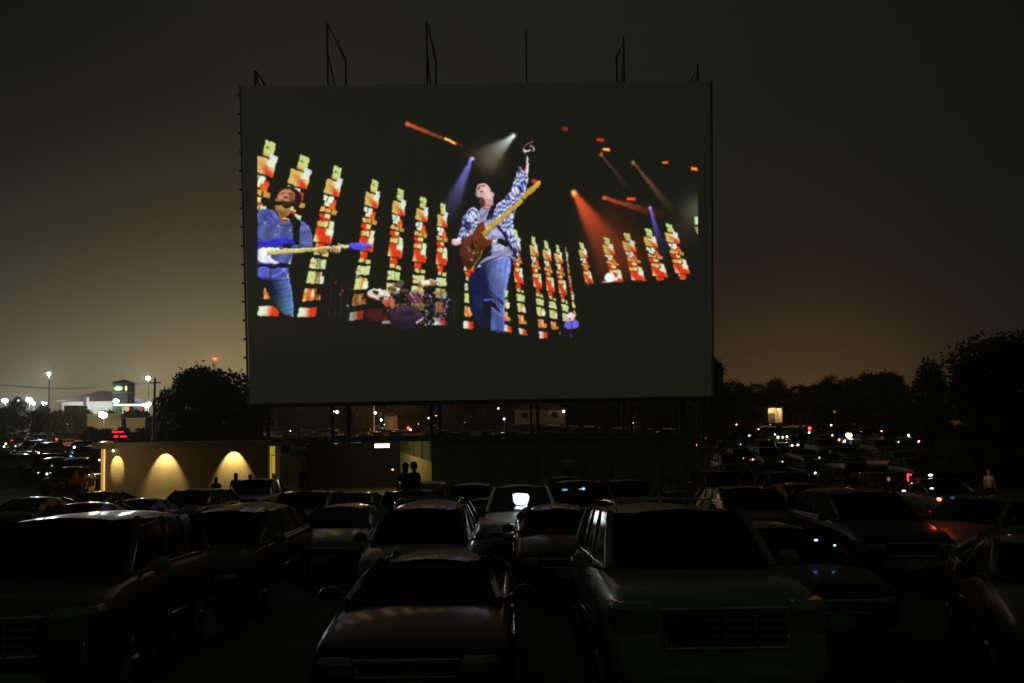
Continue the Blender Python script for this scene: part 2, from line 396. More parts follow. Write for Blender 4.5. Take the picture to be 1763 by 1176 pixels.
def column(TLc, TRc, BLc, BRc, dim=1.0, ymax=999, xmin=0, xmax=9999):
    def P(u, v):
        ax, ay = mix(np.array(TLc, float), np.array(BLc, float), v); bx, by = mix(np.array(TRc, float), np.array(BRc, float), v)
        return (ax + (bx - ax) * u, ay + (by - ay) * u)
    for (u0, v0, u1, v1, fn) in TILES:
        wpx = abs(P(u1, v0)[0] - P(u0, v0)[0]); n = max(1, min(12, int(wpx / 1.2))); m = max(1, min(12, int((v1 - v0) * 160)))
        for i in range(n):
            for j in range(m):
                a, b_ = (i + .5) / n, (j + .5) / m
                c_ = fn(a, b_) * dim * (.97 + .05 * rng.random())
                ua, ub = mix(u0, u1, i / n), mix(u0, u1, (i + 1) / n); va, vb = mix(v0, v1, j / m), mix(v0, v1, (j + 1) / m)
                q = [P(ua, va), P(ub, va), P(ub, vb), P(ua, vb)]
                if min(t[1] for t in q) > ymax or max(t[0] for t in q) > xmax: continue
                poly(q, np.clip(c_, 0, 255))
        if wpx > 9 and (v1 - v0) > .05:
            line([P(mix(u0, u1, .3), v0), P(mix(u0, u1, .3), v1)], .45, BLK, .25); line([P(mix(u0, u1, .65), v0), P(mix(u0, u1, .65), v1)], .5, BLK, .35); line([P(u0, mix(v0, v1, .75)), P(u1, mix(v0, v1, .72))], .45, BLK, .25); line([P(u0, mix(v0, v1, .45)), P(u1, mix(v0, v1, .45))], .5, BLK, .3)
# haze and beams behind
xx_, yy_ = np.meshgrid(gx, gy)
beamlight(885, 234, -1, .85, 95, 3, 30, (215, 225, 225), 1.7)
blob(845, 275, 22, (120, 100, 62), .45); blob(815, 268, 14, (95, 60, 40), .25)
beamlight(813, 271, -.42, 1, 125, 2, 20, (128, 118, 235), 1.3)
beamlight(700, 213, 1, .40, 110, 3, 3, (215, 75, 40), .9); blob(701, 214, 3.2, (235, 105, 70))
beamlight(987, 330, .62, 1, 200, 4, 46, (235, 80, 42), 1.25); blob(1045, 385, 34, (150, 52, 26), .25)
blob(1065, 440, 48, (92, 42, 24), .5)
beamlight(1040, 341, 1, .30, 120, 3, 8, (190, 60, 34), 1.2); blob(1040, 341, 3, (240, 110, 75))
beamlight(1119, 358, .28, 1, 70, 1.5, 8, (110, 95, 235), .9); blob(1140, 430, 20, (45, 44, 62), .6)
beamlight(1090, 279, .8, 1, 110, 1.2, 7, (120, 72, 50), .8); blob(1090, 280, 3.2, (200, 135, 80))
beamlight(1035, 266, .8, 1, 80, 1, 5, (80, 50, 38), .8); blob(1035, 266, 3.2, (205, 110, 60))
blob(1200, 365, 26, (112, 118, 88), .6); blob(1175, 400, 20, (62, 48, 36), .5)
blob(884, 234, 4.0, (250, 252, 252)); blob(813, 273, 3, (225, 225, 255))
blob(988, 332, 4.5, (255, 215, 120)); blob(1119, 358, 2.6, (205, 200, 255))
for (x, y, l, s_, c_) in [(775, 243, 9, .45, (255, 235, 120)), (1044, 258, 5.5, .1, (255, 220, 120)), (1033, 241, 4.5, .15, (200, 60, 40)), (1145, 280, 4, .05, (255, 170, 80)),
                          (1195, 291, 4.5, .08, (255, 190, 90)), (1086, 342.5, 5.5, .1, (250, 95, 55)), (972, 222, 3, .1, (90, 40, 35)), (923, 313, 6, .2, (225, 50, 35))]:
    line([(x - l - 1.5, y - (l + 1.5) * s_), (x + l + 2.5, y + (l + 2.5) * s_)], 6, (190, 48, 22)); line([(x - l, y - l * s_), (x + l, y + l * s_)], 3.2, c_)
column((447, 236), (483, 250), (380, 546), (418, 550)); column((507, 261), (541, 275), (441, 548), (481, 549)); column((568, 281), (594, 292), (511, 550), (545, 549))
column((633, 305), (657, 315), (600, 556), (626, 553)); column((679, 321), (700, 330), (658, 560), (684, 560)); column((718, 336), (738, 343), (703, 562), (728, 562))
column((754, 347), (771, 353), (747, 563), (768, 563)); column((800, 363), (816, 368), (798, 568), (816, 570)); column((850, 380), (862, 385), (868, 573), (882, 576))
column((879, 392), (894, 398), (894, 578), (909, 582)); column((910, 404), (924, 410), (929, 584), (944, 586)); column((932, 411), (946, 418), (951, 588), (965, 590), ymax=566)
column((952, 418), (966, 424), (974, 592), (987, 594), ymax=555); column((972, 424), (975.5, 427), (990, 562), (995, 562), ymax=552)
column((993, 415), (1007, 420), (1021, 555), (1037, 557)); column((1033, 405), (1052, 411), (1074, 565), (1097, 566)); column((1067, 399), (1088, 404), (1109, 565), (1136, 564))
column((1103, 391), (1125, 397), (1147, 560), (1176, 560)); column((1139, 383), (1162, 389), (1187, 556), (1216, 556))
poly([(1195, 373), (1203, 373), (1203, 388), (1196, 386)], (205, 222, 180)); poly([(1196, 391), (1203, 391), (1203, 410), (1200, 403)], (150, 160, 110))
blob(1072, 425, 26, (150, 55, 26), .22)
# stage edge on the right, stage floor
poly([(998, 489), (1010, 491), (1016, 488), (1203, 480), (1203, 592), (998, 592)], BLK)
poly([(443, 545), (505, 547), (545, 550), (600, 556), (800, 568), (910, 581), (1000, 590), (1000, 592), (443, 592)], BLK)
poly([(905, 585), (948, 585), (948, 592), (905, 592)], BLK)
# drum kit and stands
def cyl(*a, **k): ell(*a, **k)
rngd = random.Random(5)
poly([(590, 500), (770, 500), (770, 553), (700, 560), (596, 553)], (24, 22, 20), .35)
ROUND = .5
ell(652, 507, 20, 9.5, (222, 200, 188), 8); ell(648, 504, 13, 4.5, (240, 220, 208), 8)
for q in [[(640, 500), (652, 500), (652, 507), (645, 507)], [(654, 511), (662, 511), (660, 516), (652, 515)]]: sp(q, (40, 30, 25))
line([(655, 510), (673, 512)], 1.2, (60, 45, 40))
sp([(657, 517), (677, 513), (678, 521), (659, 526)], (196, 92, 72))
sp([(628, 532), (660, 530), (668, 555), (632, 553)], (72, 30, 30)); sp([(660, 527), (678, 530), (672, 552), (660, 553)], (55, 28, 26))
ell(698, 546, 29, 22, (34, 28, 30)); ell(698, 548, 27, 22, (52, 40, 56), shade=lambda xx, yy, cc: cc * np.clip(1.25 - (yy - 530) / 60, .7, 1.3)[..., None]); ell(700, 540, 13, 5, (38, 29, 40), a=.7)
line([(672, 540), (676, 530), (686, 524), (700, 522), (714, 525), (722, 533), (727, 545)], .8, (140, 110, 100), .7)
sp([(699, 506), (720, 503), (731, 515), (727, 522), (703, 521)], (92, 44, 52)); line([(706, 505), (716, 520)], 3, (168, 140, 175)); line([(713, 504), (724, 520)], 2, (128, 100, 160))
ell(722, 527, 9, 5, (120, 100, 66), -8); ell(736, 488, 17, 6, (160, 116, 80), -6); ell(732, 487, 8, 5, (240, 220, 200), -6); line([(738, 481), (757, 485)], 2.5, (220, 205, 225))
ell(751, 504, 6, 3, (150, 120, 90), -10); ell(687, 489, 8, 6, (88, 82, 70), -30); ell(675, 497, 8, 4, (110, 86, 50), 10); ell(697, 501, 8, 4, (84, 66, 48), 5)
for _ in range(110):
    x, y = rngd.uniform(728, 774), rngd.uniform(508, 556); a_ = rngd.uniform(0, 3.1); l = rngd.uniform(2, 6)
    cc_ = rngd.choice([(150, 150, 195), (92, 80, 108), (60, 52, 62), (190, 195, 230), (40, 36, 38)])
    line([(x, y), (x + l * math.cos(a_), y + l * math.sin(a_))], rngd.uniform(.8, 2), cc_, .8)
for _ in range(60):
    x, y = rngd.uniform(668, 742), rngd.uniform(500, 528); a_ = rngd.uniform(0, 3.1); l = rngd.uniform(2, 6)
    line([(x, y), (x + l * math.cos(a_), y + l * math.sin(a_))], rngd.uniform(.6, 1.6), rngd.choice([(190, 120, 90), (128, 100, 130), (222, 210, 220), (60, 30, 30)]), .8)
for (a_, b_) in [((680, 470), (683, 532)), ((735, 495), (737, 540)), ((757, 486), (762, 556)), ((602, 490), (598, 548)), ((590, 485), (586, 552)), ((782, 505), (782, 552)), ((746, 530), (716, 556)), ((613, 500), (609, 550)), ((571, 470), (566, 548))]:
    line([a_, b_], .8, (66, 62, 62), .9)
line([(716, 556), (727, 549)], 2.2, (225, 225, 240)); line([(628, 452), (600, 478)], .6, (70, 66, 60))
for (x, y, r, c_) in [(578, 487, 1.6, (205, 40, 35)), (590, 500, 1.6, (196, 62, 40)), (663, 548, 2, (196, 50, 26)), (585, 507, 1.2, (190, 195, 215)), (598, 526, 1.5, (215, 215, 225)),
                      (615, 475, 2, (230, 205, 150)), (620, 477, 1.6, (215, 190, 140)), (612, 466, 1.2, (130, 120, 90)), (606, 498, 1, (150, 150, 140)), (770, 528, 1.6, (170, 180, 235)), (768, 522, 1.2, (150, 160, 225)),
                      (668, 534, 2, (90, 110, 170)), (733, 559, 1.5, (205, 205, 210)), (579, 538, 1.2, (96, 70, 60)), (750, 554, 1.2, (150, 150, 150)), (681, 527, 1, (170, 140, 110)), (755, 473, 1, (160, 150, 160)), (963, 573, 1.3, (190, 200, 130)), (983, 577, 2, (76, 62, 190))]:
    blob(x, y, r, c_)
ROUND = 0
# drape shadows over lower left columns (mic stands)
for x in (550, 553, 547): line([(x, 440), (x - 6, 520)], 1.1, BLK)
# player at the far right and the pale hat
sp([(972, 554), (978, 552), (983, 556), (990, 552), (996, 554), (997, 566), (971, 566)], (112, 102, 220)); line([(984, 556), (985, 566)], 2, (50, 44, 96))
ell(982.5, 546, 6.5, 8, (225, 188, 200)); ell(981, 543, 6, 4.5, (235, 215, 228)); ell(981, 550, 2.2, 2.6, (140, 90, 96)); poly([(969, 566), (1000, 566), (1000, 575), (969, 575)], (30, 28, 30))
sp([(1034, 487), (1043, 484), (1062, 478), (1066, 472), (1065, 480), (1055, 487), (1040, 489)], (226, 222, 218)); sp([(1041, 483), (1042, 472), (1049, 468), (1058, 471), (1061, 480), (1050, 486)], (240, 238, 236))
poly([(1033, 487), (1068, 485.5), (1068, 492), (1033, 492)], BLK)
# ---- musician on the left
ROUND = .7
SH = (82, 90, 148)
def cloth(amp, fx_, fy_, ph=0):
    return lambda xx, yy, cc: np.clip(cc * (1 + amp * np.sin(xx * fx_ + yy * fy_ + 1.5 * np.sin(yy * .13 + ph)))[..., None], 0, 255)
sp([(440, 360), (462, 360), (474, 364), (482, 378), (492, 384), (505, 374), (516, 380), (530, 386), (537, 402), (539, 424), (530, 428), (514, 424), (505, 436), (497, 452), (497, 470), (492, 481), (466, 484), (440, 478)], SH, shade=cloth(.13, .22, .10))
sp([(514, 380), (530, 386), (538, 404), (539, 426), (514, 424)], (92, 101, 162), shade=cloth(.12, .1, .3))
sp([(443, 362), (466, 364), (478, 384), (462, 380)], (70, 74, 160), .6); line([(443, 386), (468, 384)], 1.2, (40, 38, 90)); line([(483, 388), (508, 388)], 1.6, (60, 34, 84))
line([(479, 390), (474, 425)], 1, (56, 56, 130)); line([(444, 410), (470, 428)], 2, (44, 44, 110), .8); line([(462, 366), (476, 380)], 2, (44, 42, 96), .8)
for (x, y) in [(456, 384), (480, 389.5), (500, 396.5), (476, 404)]: blob(x, y, 1.5, (196, 200, 250))
sp([(472, 352), (503, 352), (500, 368), (488, 374), (483, 383), (480, 372), (474, 362)], (160, 118, 72))
sp([(478, 362), (500, 360), (492, 374), (486, 374)], (120, 96, 48), .8)
sp([(474, 345), (476, 330), (484, 323), (500, 320), (513, 326), (520, 340), (517, 356), (505, 364), (506, 350), (498, 360), (480, 354)], (40, 26, 20))
ROUND = .35
sp([(476, 344), (479, 331), (488, 325), (499, 325), (507, 332), (509, 343), (503, 351), (490, 350), (480, 348)], (188, 122, 86))
ROUND = 0
sp([(479, 342), (481, 334), (487, 330), (490, 335), (487, 342)], (212, 152, 120), .7); sp([(486, 327), (496, 325), (502, 330), (494, 332)], (196, 132, 92), .6)
sp([(499, 330), (507, 333), (508, 345), (501, 349), (498, 340)], (128, 74, 48), .8); sp([(479, 346), (488, 345), (498, 347), (506, 344), (503, 352), (494, 356), (482, 351)], (60, 36, 26), .95)
sp([(483, 333), (489, 331.5), (489, 333), (484, 335)], (70, 36, 26)); sp([(495, 331), (502, 332), (502, 334), (496, 333.5)], (74, 38, 28)); sp([(490, 331), (493, 331), (494, 338), (489, 338)], (206, 146, 112), .7)
ell(492.5, 340, 2.8, 1.9, (42, 22, 20)); blob(491.5, 338, 1.7, (84, 84, 84)); blob(493, 336.6, .9, (190, 190, 190)); line([(492, 338), (484, 352)], .8, (30, 28, 28), .6)
ell(475.5, 344, 1.8, 3, (172, 108, 74)); sp([(472, 336), (478, 328), (490, 321.5), (502, 321), (512, 327), (509, 331), (500, 325), (486, 326), (478, 333)], (34, 22, 18))
sp([(480, 352), (490, 356), (488, 366), (483, 362)], (186, 142, 92), .6)
ROUND = 1.0
poly([(503, 368), (517, 382), (516, 422), (504, 423), (504, 385), (492, 372)], (20, 20, 22))
sp([(440, 452), (500, 452), (500, 462), (440, 463)], (22, 20, 28)); sp([(497, 424), (540, 427), (541, 434), (500, 436)], (44, 48, 96), .9)
sp([(440, 459), (465, 460), (464, 476), (462, 482), (440, 477)], (84, 88, 180)); sp([(465, 484), (468, 468), (480, 459), (490, 463), (495, 472), (490, 479)], (88, 92, 190), shade=cloth(.2, .3, .5)); line([(465, 462), (464, 482)], 1.4, (32, 30, 60))
poly([(440, 480), (465, 482), (497, 477), (502, 500), (504.5, 520), (504.5, 546), (488, 542), (476, 532), (464, 512), (456, 494), (440, 486)], (68, 88, 136),
     shade=lambda xx, yy, cc: np.clip(cc * (np.clip((xx - (456 + (yy - 480) * .25)) / 26, .3, 1.25) * (1 + .10 * np.sin(yy * .8 + xx * .2)))[..., None] + np.array((14, 26, 18)) * np.clip((yy - 500) / 30, 0, 1)[..., None], 0, 255))
line([(466, 486), (496, 482)], 1.2, (30, 40, 90)); line([(484, 497), (500, 499)], 1, (40, 56, 120))
sp([(440, 414), (455, 416), (475, 410), (498, 409), (508, 416), (505, 424), (490, 424), (440, 428)], (48, 50, 176)); sp([(486, 418), (505, 420), (500, 430), (488, 428)], (24, 24, 40))
sp([(440, 426), (483, 426), (484, 434), (466, 437), (465, 445), (474, 449), (483, 454), (470, 456), (440, 452)], (226, 228, 240)); line([(444, 453), (470, 457.5), (483, 454)], 1.4, (46, 50, 180))
poly([(460, 430), (568, 424), (600, 421), (600.5, 427), (568, 430), (520, 434), (461, 440)], (205, 196, 128), shade=lambda xx, yy, cc: cc * np.where((xx % 8.5) < 1.0, .82, 1)[..., None])
line([(462, 439), (566, 430.5)], 1.2, (140, 128, 70))
sp([(544, 432), (564, 430), (562, 437), (548, 438)], (164, 116, 70))
sp([(600, 420), (610, 418), (628, 418), (641, 423), (642, 427), (630, 427), (622, 431), (610, 431), (601, 428)], (74, 74, 212)); 
for x in (606, 612, 618, 624, 630): blob(x, 421.5, .9, (200, 205, 250))
for k in range(4): ell(571 + k * 4.2, 429 + k * .6, 2.6, 5.6, (206, 160, 138), 20); 
for k in range(3): line([(573 + k * 4.2, 424), (571.5 + k * 4.2, 435)], .8, (80, 46, 36))
ell(584, 421, 2.4, 3, (190, 130, 110))
# ---- singer in the middle
def jeans(xx, yy, cc):
    t = np.clip((xx - 822 - 8 * np.sin(yy * .04)) / 40, .1, 1.15)
    return np.clip(cc * (t * (1 + .07 * np.sin(xx * .7 + yy * .12)))[..., None] + np.array((8, 10, 18)), 0, 255)
sp([(818, 470), (826, 458), (848, 447), (868, 441), (880, 447), (879, 466), (873, 490), (869, 508), (869, 574), (846, 571), (845, 530), (833, 518), (834, 550), (820, 556), (811, 536), (806, 508), (806, 482)], (92, 106, 160), shade=jeans)
poly([(806, 478), (818, 466), (838, 462), (838, 500), (842, 520), (833, 552), (826, 566), (818, 552), (810, 534)], (28, 34, 70), .85)
sp([(838, 470), (856, 455), (870, 460), (866, 500), (852, 506), (842, 490)], (112, 126, 178), .45); sp([(812, 505), (826, 508), (833, 530), (820, 536)], (40, 50, 110), .35)
sp([(832, 517), (850, 518), (866, 538), (858, 536), (846, 524), (845, 545), (833, 550)], (14, 14, 34)); line([(832, 516), (848, 516), (866, 540)], 1.6, (104, 116, 214)); line([(842, 495), (856, 508), (867, 512)], 1.5, (104, 116, 220)); line([(857, 512), (867, 524)], 2.6, (24, 24, 66))
poly([(846.5, 528), (858, 540), (868.5, 545), (868.5, 572), (846, 570)], (78, 92, 152), shade=cloth(.1, .3, .1)); line([(846.5, 528), (846, 570)], .8, (120, 132, 226)); line([(877, 452), (871, 494)], 1, (160, 172, 240), .8)
sp([(826, 566), (826, 548), (845, 545), (845, 571)], (18, 20, 52), .8)
sp([(820, 466), (824, 456), (846, 446), (868, 441), (886, 448), (890, 443), (884, 420), (874, 396), (856, 372), (850, 356), (824, 357), (822, 380), (826, 400), (848, 420), (842, 440), (828, 450), (820, 460)], (150, 148, 184), shade=cloth(.10, .35, .45))
sp([(845, 430), (856, 420), (872, 424), (864, 434), (848, 436)], (196, 196, 228), .8); sp([(820, 459), (826, 455), (830, 458), (822, 460)], (220, 224, 245)); sp([(845, 400), (858, 388), (870, 402), (866, 408), (848, 408)], (178, 184, 216), .8)
def plaid(xx, yy, cc):
    fx_ = 3.2 * np.sin(xx * .11 + yy * .19) + 2.4 * np.sin(xx * .31 - yy * .13); u = (xx * .95 + yy * .32) + fx_; v = (yy * .95 - xx * .32) + fx_ * .8
    k = .5 + .5 * np.sin(u * .85); j = .5 + .5 * np.sin(v * .62)
    bl = np.clip(k ** 2 * .75 + j ** 2 * .65, 0, 1)[..., None]
    dk = ((k > .72) & (j > .68))[..., None]
    return np.where(dk, np.array((30, 32, 78.)), np.array((222, 226, 238.)) * (1 - bl) + np.array((66, 74, 156.)) * bl)
sp([(812, 356), (822, 358), (826, 372), (822, 388), (814, 402), (800, 411), (786, 416), (788, 404), (794, 392), (795, 378), (803, 366)], (200, 200, 240), shade=plaid)
sp([(798, 384), (808, 380), (812, 388), (808, 398), (800, 396)], (30, 32, 70), .8); line([(816, 357), (822, 363)], 2.4, (225, 228, 250))
sp([(849, 357), (858, 350), (868, 342), (878, 332), (882, 318), (889, 300), (891, 289), (897, 292), (910, 298), (909, 318), (901, 336), (892, 350), (885, 362), (882, 384), (887, 408), (897, 433), (890, 436), (893, 450), (884, 448), (878, 430), (868, 408), (857, 388), (849, 372)], (200, 200, 240), shade=plaid)
line([(892, 352), (886, 364), (883, 384)], 1, (205, 225, 250)); sp([(891, 289), (897, 285), (902, 296), (898, 300)], (120, 92, 84)); sp([(897, 292), (907, 296), (908, 302), (896, 298)], (170, 168, 220))
sp([(903.5, 302), (905, 284), (906.5, 268), (909, 268), (910, 284), (910.5, 301)], (214, 190, 198))
line([(901, 262), (901, 257), (904, 252), (910, 246.5), (919, 243.5)], 1.9, (150, 118, 96)); sp([(899, 257), (903, 257), (906, 259), (913, 257), (915, 260), (906, 263), (901, 264)], (214, 186, 186)); line([(912, 251), (917, 252), (920, 256), (919, 260)], 2.4, (188, 158, 160)); line([(913, 260), (918, 260)], 2, (110, 66, 64))
sp([(824, 340), (846, 334), (850, 348), (846, 358), (836, 361), (826, 357)], (205, 150, 146)); sp([(824, 344), (836, 344), (834, 356), (824, 356)], (70, 38, 34), .85)
ROUND = .45
sp([(819, 331), (820, 321), (827, 315.5), (836, 316), (843, 322), (846, 332), (847, 342), (838, 346), (827, 344), (821, 338)], (206, 168, 158))
ROUND = 0
sp([(820, 322), (827, 317), (832, 320), (826, 326)], (150, 100, 92), .5); sp([(830, 324), (841, 322), (845, 334), (842, 344), (836, 338)], (228, 200, 192), .7); sp([(828, 322), (832, 323), (832, 330), (826, 329)], (232, 204, 196), .8); ell(848, 335, 2.4, 3.8, (214, 168, 160))
sp([(822, 338), (832, 340), (836, 345), (828, 346)], (88, 62, 60)); sp([(821, 324), (825, 321), (827, 324), (823, 327)], (100, 52, 46)); sp([(829, 319), (834, 319), (834, 322), (830, 322)], (120, 58, 50)); ell(829, 329.5, 2.6, 1.8, (110, 56, 56)); blob(823.5, 327, 1.6, (120, 150, 150)); ell(820.5, 333, 1.8, 3, (180, 130, 110)); line([(836, 324), (841, 336)], 2, (238, 210, 204), .7)
ROUND = 1.0
line([(822, 357), (846, 353)], 1, (40, 34, 60))
poly([(846, 354), (857, 343), (856, 352), (850, 366), (846, 378), (838, 379), (841, 366)], (22, 24, 34)); blob(844, 375, 2.2, (70, 96, 84))
line([(857, 388), (874, 414), (890, 446)], 4.0, (26, 28, 54)); poly([(857, 410), (872, 414), (878, 424), (870, 424), (856, 418)], (24, 24, 32)); sp([(828, 440), (848, 432), (846, 440), (832, 446)], (30, 34, 36))
sp([(778, 412), (786, 410), (795, 416), (793, 421), (784, 424), (776, 420)], (224, 186, 190)); line([(778, 416), (791, 419)], .8, (150, 96, 96)); line([(778, 419.5), (788, 422)], .8, (150, 96, 96))
sp([(793, 419), (800, 410), (813, 404), (820, 394), (826, 383), (834, 380), (837, 388), (836, 400), (838, 410), (846, 414), (850, 409), (850, 417), (842, 424), (832, 430), (826, 444), (818, 455), (808, 465), (800, 463), (794, 452), (789, 432)], (98, 50, 32),
   shade=lambda xx, yy, cc: np.clip(cc * (1.12 - .45 * np.clip((yy - 400) / 60, 0, 1))[..., None], 0, 255))
line([(831, 431), (826, 444), (817, 456), (809, 465)], 1.3, (178, 158, 78)); line([(837, 384), (837, 398)], 1.6, (236, 232, 205)); sp([(848, 411), (856, 414), (850, 419)], (236, 230, 190)); line([(835, 407), (840, 413)], 2.2, (232, 224, 180)); sp([(798, 457), (803, 462), (807, 464), (799, 463)], (236, 220, 170))
sp([(810, 420), (820, 412), (822, 426), (812, 430)], (30, 24, 22)); line([(805, 424), (809, 432)], 2, (150, 160, 170)); line([(815, 415), (820, 425)], 1.6, (150, 108, 50)); blob(815, 436, 2, (200, 190, 90)); blob(812, 447, 2, (206, 196, 130)); blob(822, 434, 1.2, (190, 170, 90))
poly([(828, 401), (897, 341), (902, 347), (832, 409)], (196, 160, 66), shade=lambda xx, yy, cc: cc * np.where(((xx - yy) % 9) < 1.0, .8, 1)[..., None])
sp([(896, 341), (900, 334), (914, 322), (926, 312.5), (930, 311), (931, 316), (926, 324), (914, 334), (902, 345)], (192, 150, 52)); 
for k in range(6): blob(900 + k * 4.6, 334 - k * 3.9, 1.1, (232, 226, 205))
line([(832, 409), (902, 347)], .8, (110, 76, 24))
# cloth, skin and edges are not ruler straight: nudge the picture by small noise, then soften, sample, and lay on the panel
dx_ = (vnoise(10, 21) - .5) * 4.4 + (vnoise(4, 22) - .5) * 2.2; dy_ = (vnoise(10, 23) - .5) * 4.4 + (vnoise(4, 24) - .5) * 2.2
YI, XI = np.mgrid[0:HH, 0:WW]
img = img[np.clip((YI + dy_).round().astype(int), 0, HH - 1), np.clip((XI + dx_).round().astype(int), 0, WW - 1)]
bright = np.clip(img - 120, 0, 255)
def blur(im, k):
    im = np.pad(im, ((24, 24), (24, 24), (0, 0)), mode='edge'); im = blur0(im, k); return im[24:-24, 24:-24]
def blur0(im, k):
    for _ in range(k):
        im = (im + np.roll(im, 1, 0) * .5 + np.roll(im, -1, 0) * .5) / 2; im = (im + np.roll(im, 1, 1) * .5 + np.roll(im, -1, 1) * .5) / 2
    return im
glow_ = bright.reshape(HH // 2, 2, WW // 2, 2, 3).mean((1, 3)); glow_ = blur(glow_, 14); glow_ = np.repeat(np.repeat(glow_, 2, 0), 2, 1)
img = blur(img, 4) + glow_ * .10
img = img * (1 + .10 * (FOLD - .55))[..., None]
img += np.random.default_rng(9).normal(0, 5, img.shape) * np.clip(img / 90, .15, 1)
small = img.reshape(HH // 2, 2, WW // 2, 2, 3).mean((1, 3)); small = np.clip(small, 0, 255)
nyy, nxx = small.shape[:2]
s01 = small / 255.0; L_ = np.where(s01 <= .04045, s01 / 12.92, ((s01 + .055) / 1.055) ** 2.4)
_k = np.array(BLK) / 255.0; L_ = np.maximum(L_ - ((_k + .055) / 1.055) ** 2.4 * (_k > .04045) - (_k / 12.92) * (_k <= .04045), 0) + np.array((.0064, .0063, .0048))
# pixel -> screen plane, bilinear over a coarse exact lattice is exact enough; compute directly
PXX, PYY = np.meshgrid(X0 + np.arange(nxx) + .5, Y0 + np.arange(nyy) + .5)
rx_ = (PXX - CX) / F; ry_ = -(PYY - CY) / F
RAY = rx_[..., None] * np.array(RT) + ry_[..., None] * np.array(UP) + np.array(fwd)
en_ = np.array(en); o_ = np.array(BL + en * .02) - np.array((0, 0, CAM_H)); tt = (o_ @ en_) / (RAY @ en_)
PT = RAY * tt[..., None] + np.array((0, 0, CAM_H))
verts = PT.reshape(-1, 3)
ii = np.arange(nyy * nxx).reshape(nyy, nxx)
faces = np.stack([ii[1:, :-1], ii[1:, 1:], ii[:-1, 1:], ii[:-1, :-1]], -1).reshape(-1, 4)
me = D.meshes.new('projected_picture')
me.vertices.add(len(verts)); me.vertices.foreach_set('co', verts.astype(np.float32).ravel())
me.loops.add(faces.size); me.loops.foreach_set('vertex_index', faces.astype(np.int32).ravel())
me.polygons.add(len(faces)); me.polygons.foreach_set('loop_start', np.arange(0, faces.size, 4, dtype=np.int32))
me.update(calc_edges=True)
ca = me.color_attributes.new('picture', 'FLOAT_COLOR', 'POINT')
ca.data.foreach_set('color', np.concatenate([L_.reshape(-1, 3), np.ones((len(verts), 1))], 1).astype(np.float32).ravel())
mp = mat('projected_film_light', (.62, .60, .55), .7)
t_ = mp.node_tree; at_ = t_.nodes.new('ShaderNodeAttribute'); at_.attribute_name = 'picture'
t_.links.new(at_.outputs['Color'], t_.nodes['Principled BSDF'].inputs['Emission Color']); t_.nodes['Principled BSDF'].inputs['Emission Strength'].default_value = 1.0
mp.cycles.emission_sampling = 'NONE'
me.materials.append(mp)
po = D.objects.new('projected_picture', me); col.objects.link(po); po.parent = scr
po.matrix_parent_inverse = Matrix.Translation(scr.location).inverted()
# ------------------------------------------------------------------ vehicles. Front looks along -y; origin on the ground below the middle
# profile stations: (y, z_bottom, z_shoulder, half_width, z_top, half_width_top) from nose to tail
def lerp(a, b, t): return a + (b - a) * t
KINDS = {
 'suv':    dict(L=5.05, w=1.00, H=1.86, hood=1.15, cowl=1.20, nose=.88, wsb=1.30, wst=2.02, rf=2.05, rr=4.72, rb=4.98, wr=.74, belt=1.20, tail=1.18, wheel=.39, fw=.95, rw=3.95, gr=.36),
 'crossover': dict(L=4.65, w=.92, H=1.66, hood=.98, cowl=1.10, nose=.72, wsb=1.20, wst=2.05, rf=2.1, rr=4.0, rb=4.50, wr=.66, belt=1.08, tail=1.12, wheel=.35, fw=.90, rw=3.62, gr=.24),
 'sedan':  dict(L=4.75, w=.91, H=1.43, hood=.84, cowl=.98, nose=.62, wsb=1.32, wst=2.22, rf=2.25, rr=3.35, rb=4.10, wr=.58, belt=.96, tail=1.02, wheel=.33, fw=.92, rw=3.72, gr=.16),
 'minivan': dict(L=5.0, w=.98, H=1.76, hood=.98, cowl=1.10, nose=.72, wsb=.95, wst=2.0, rf=2.05, rr=4.55, rb=4.88, wr=.70, belt=1.05, tail=1.08, wheel=.34, fw=.98, rw=4.0, gr=.2),
 'pickup': dict(L=5.7, w=1.0, H=1.88, hood=1.12, cowl=1.22, nose=.84, wsb=1.35, wst=2.1, rf=2.15, rr=3.35, rb=3.55, wr=.72, belt=1.22, tail=1.2, wheel=.40, fw=1.0, rw=4.5, gr=.38),
}
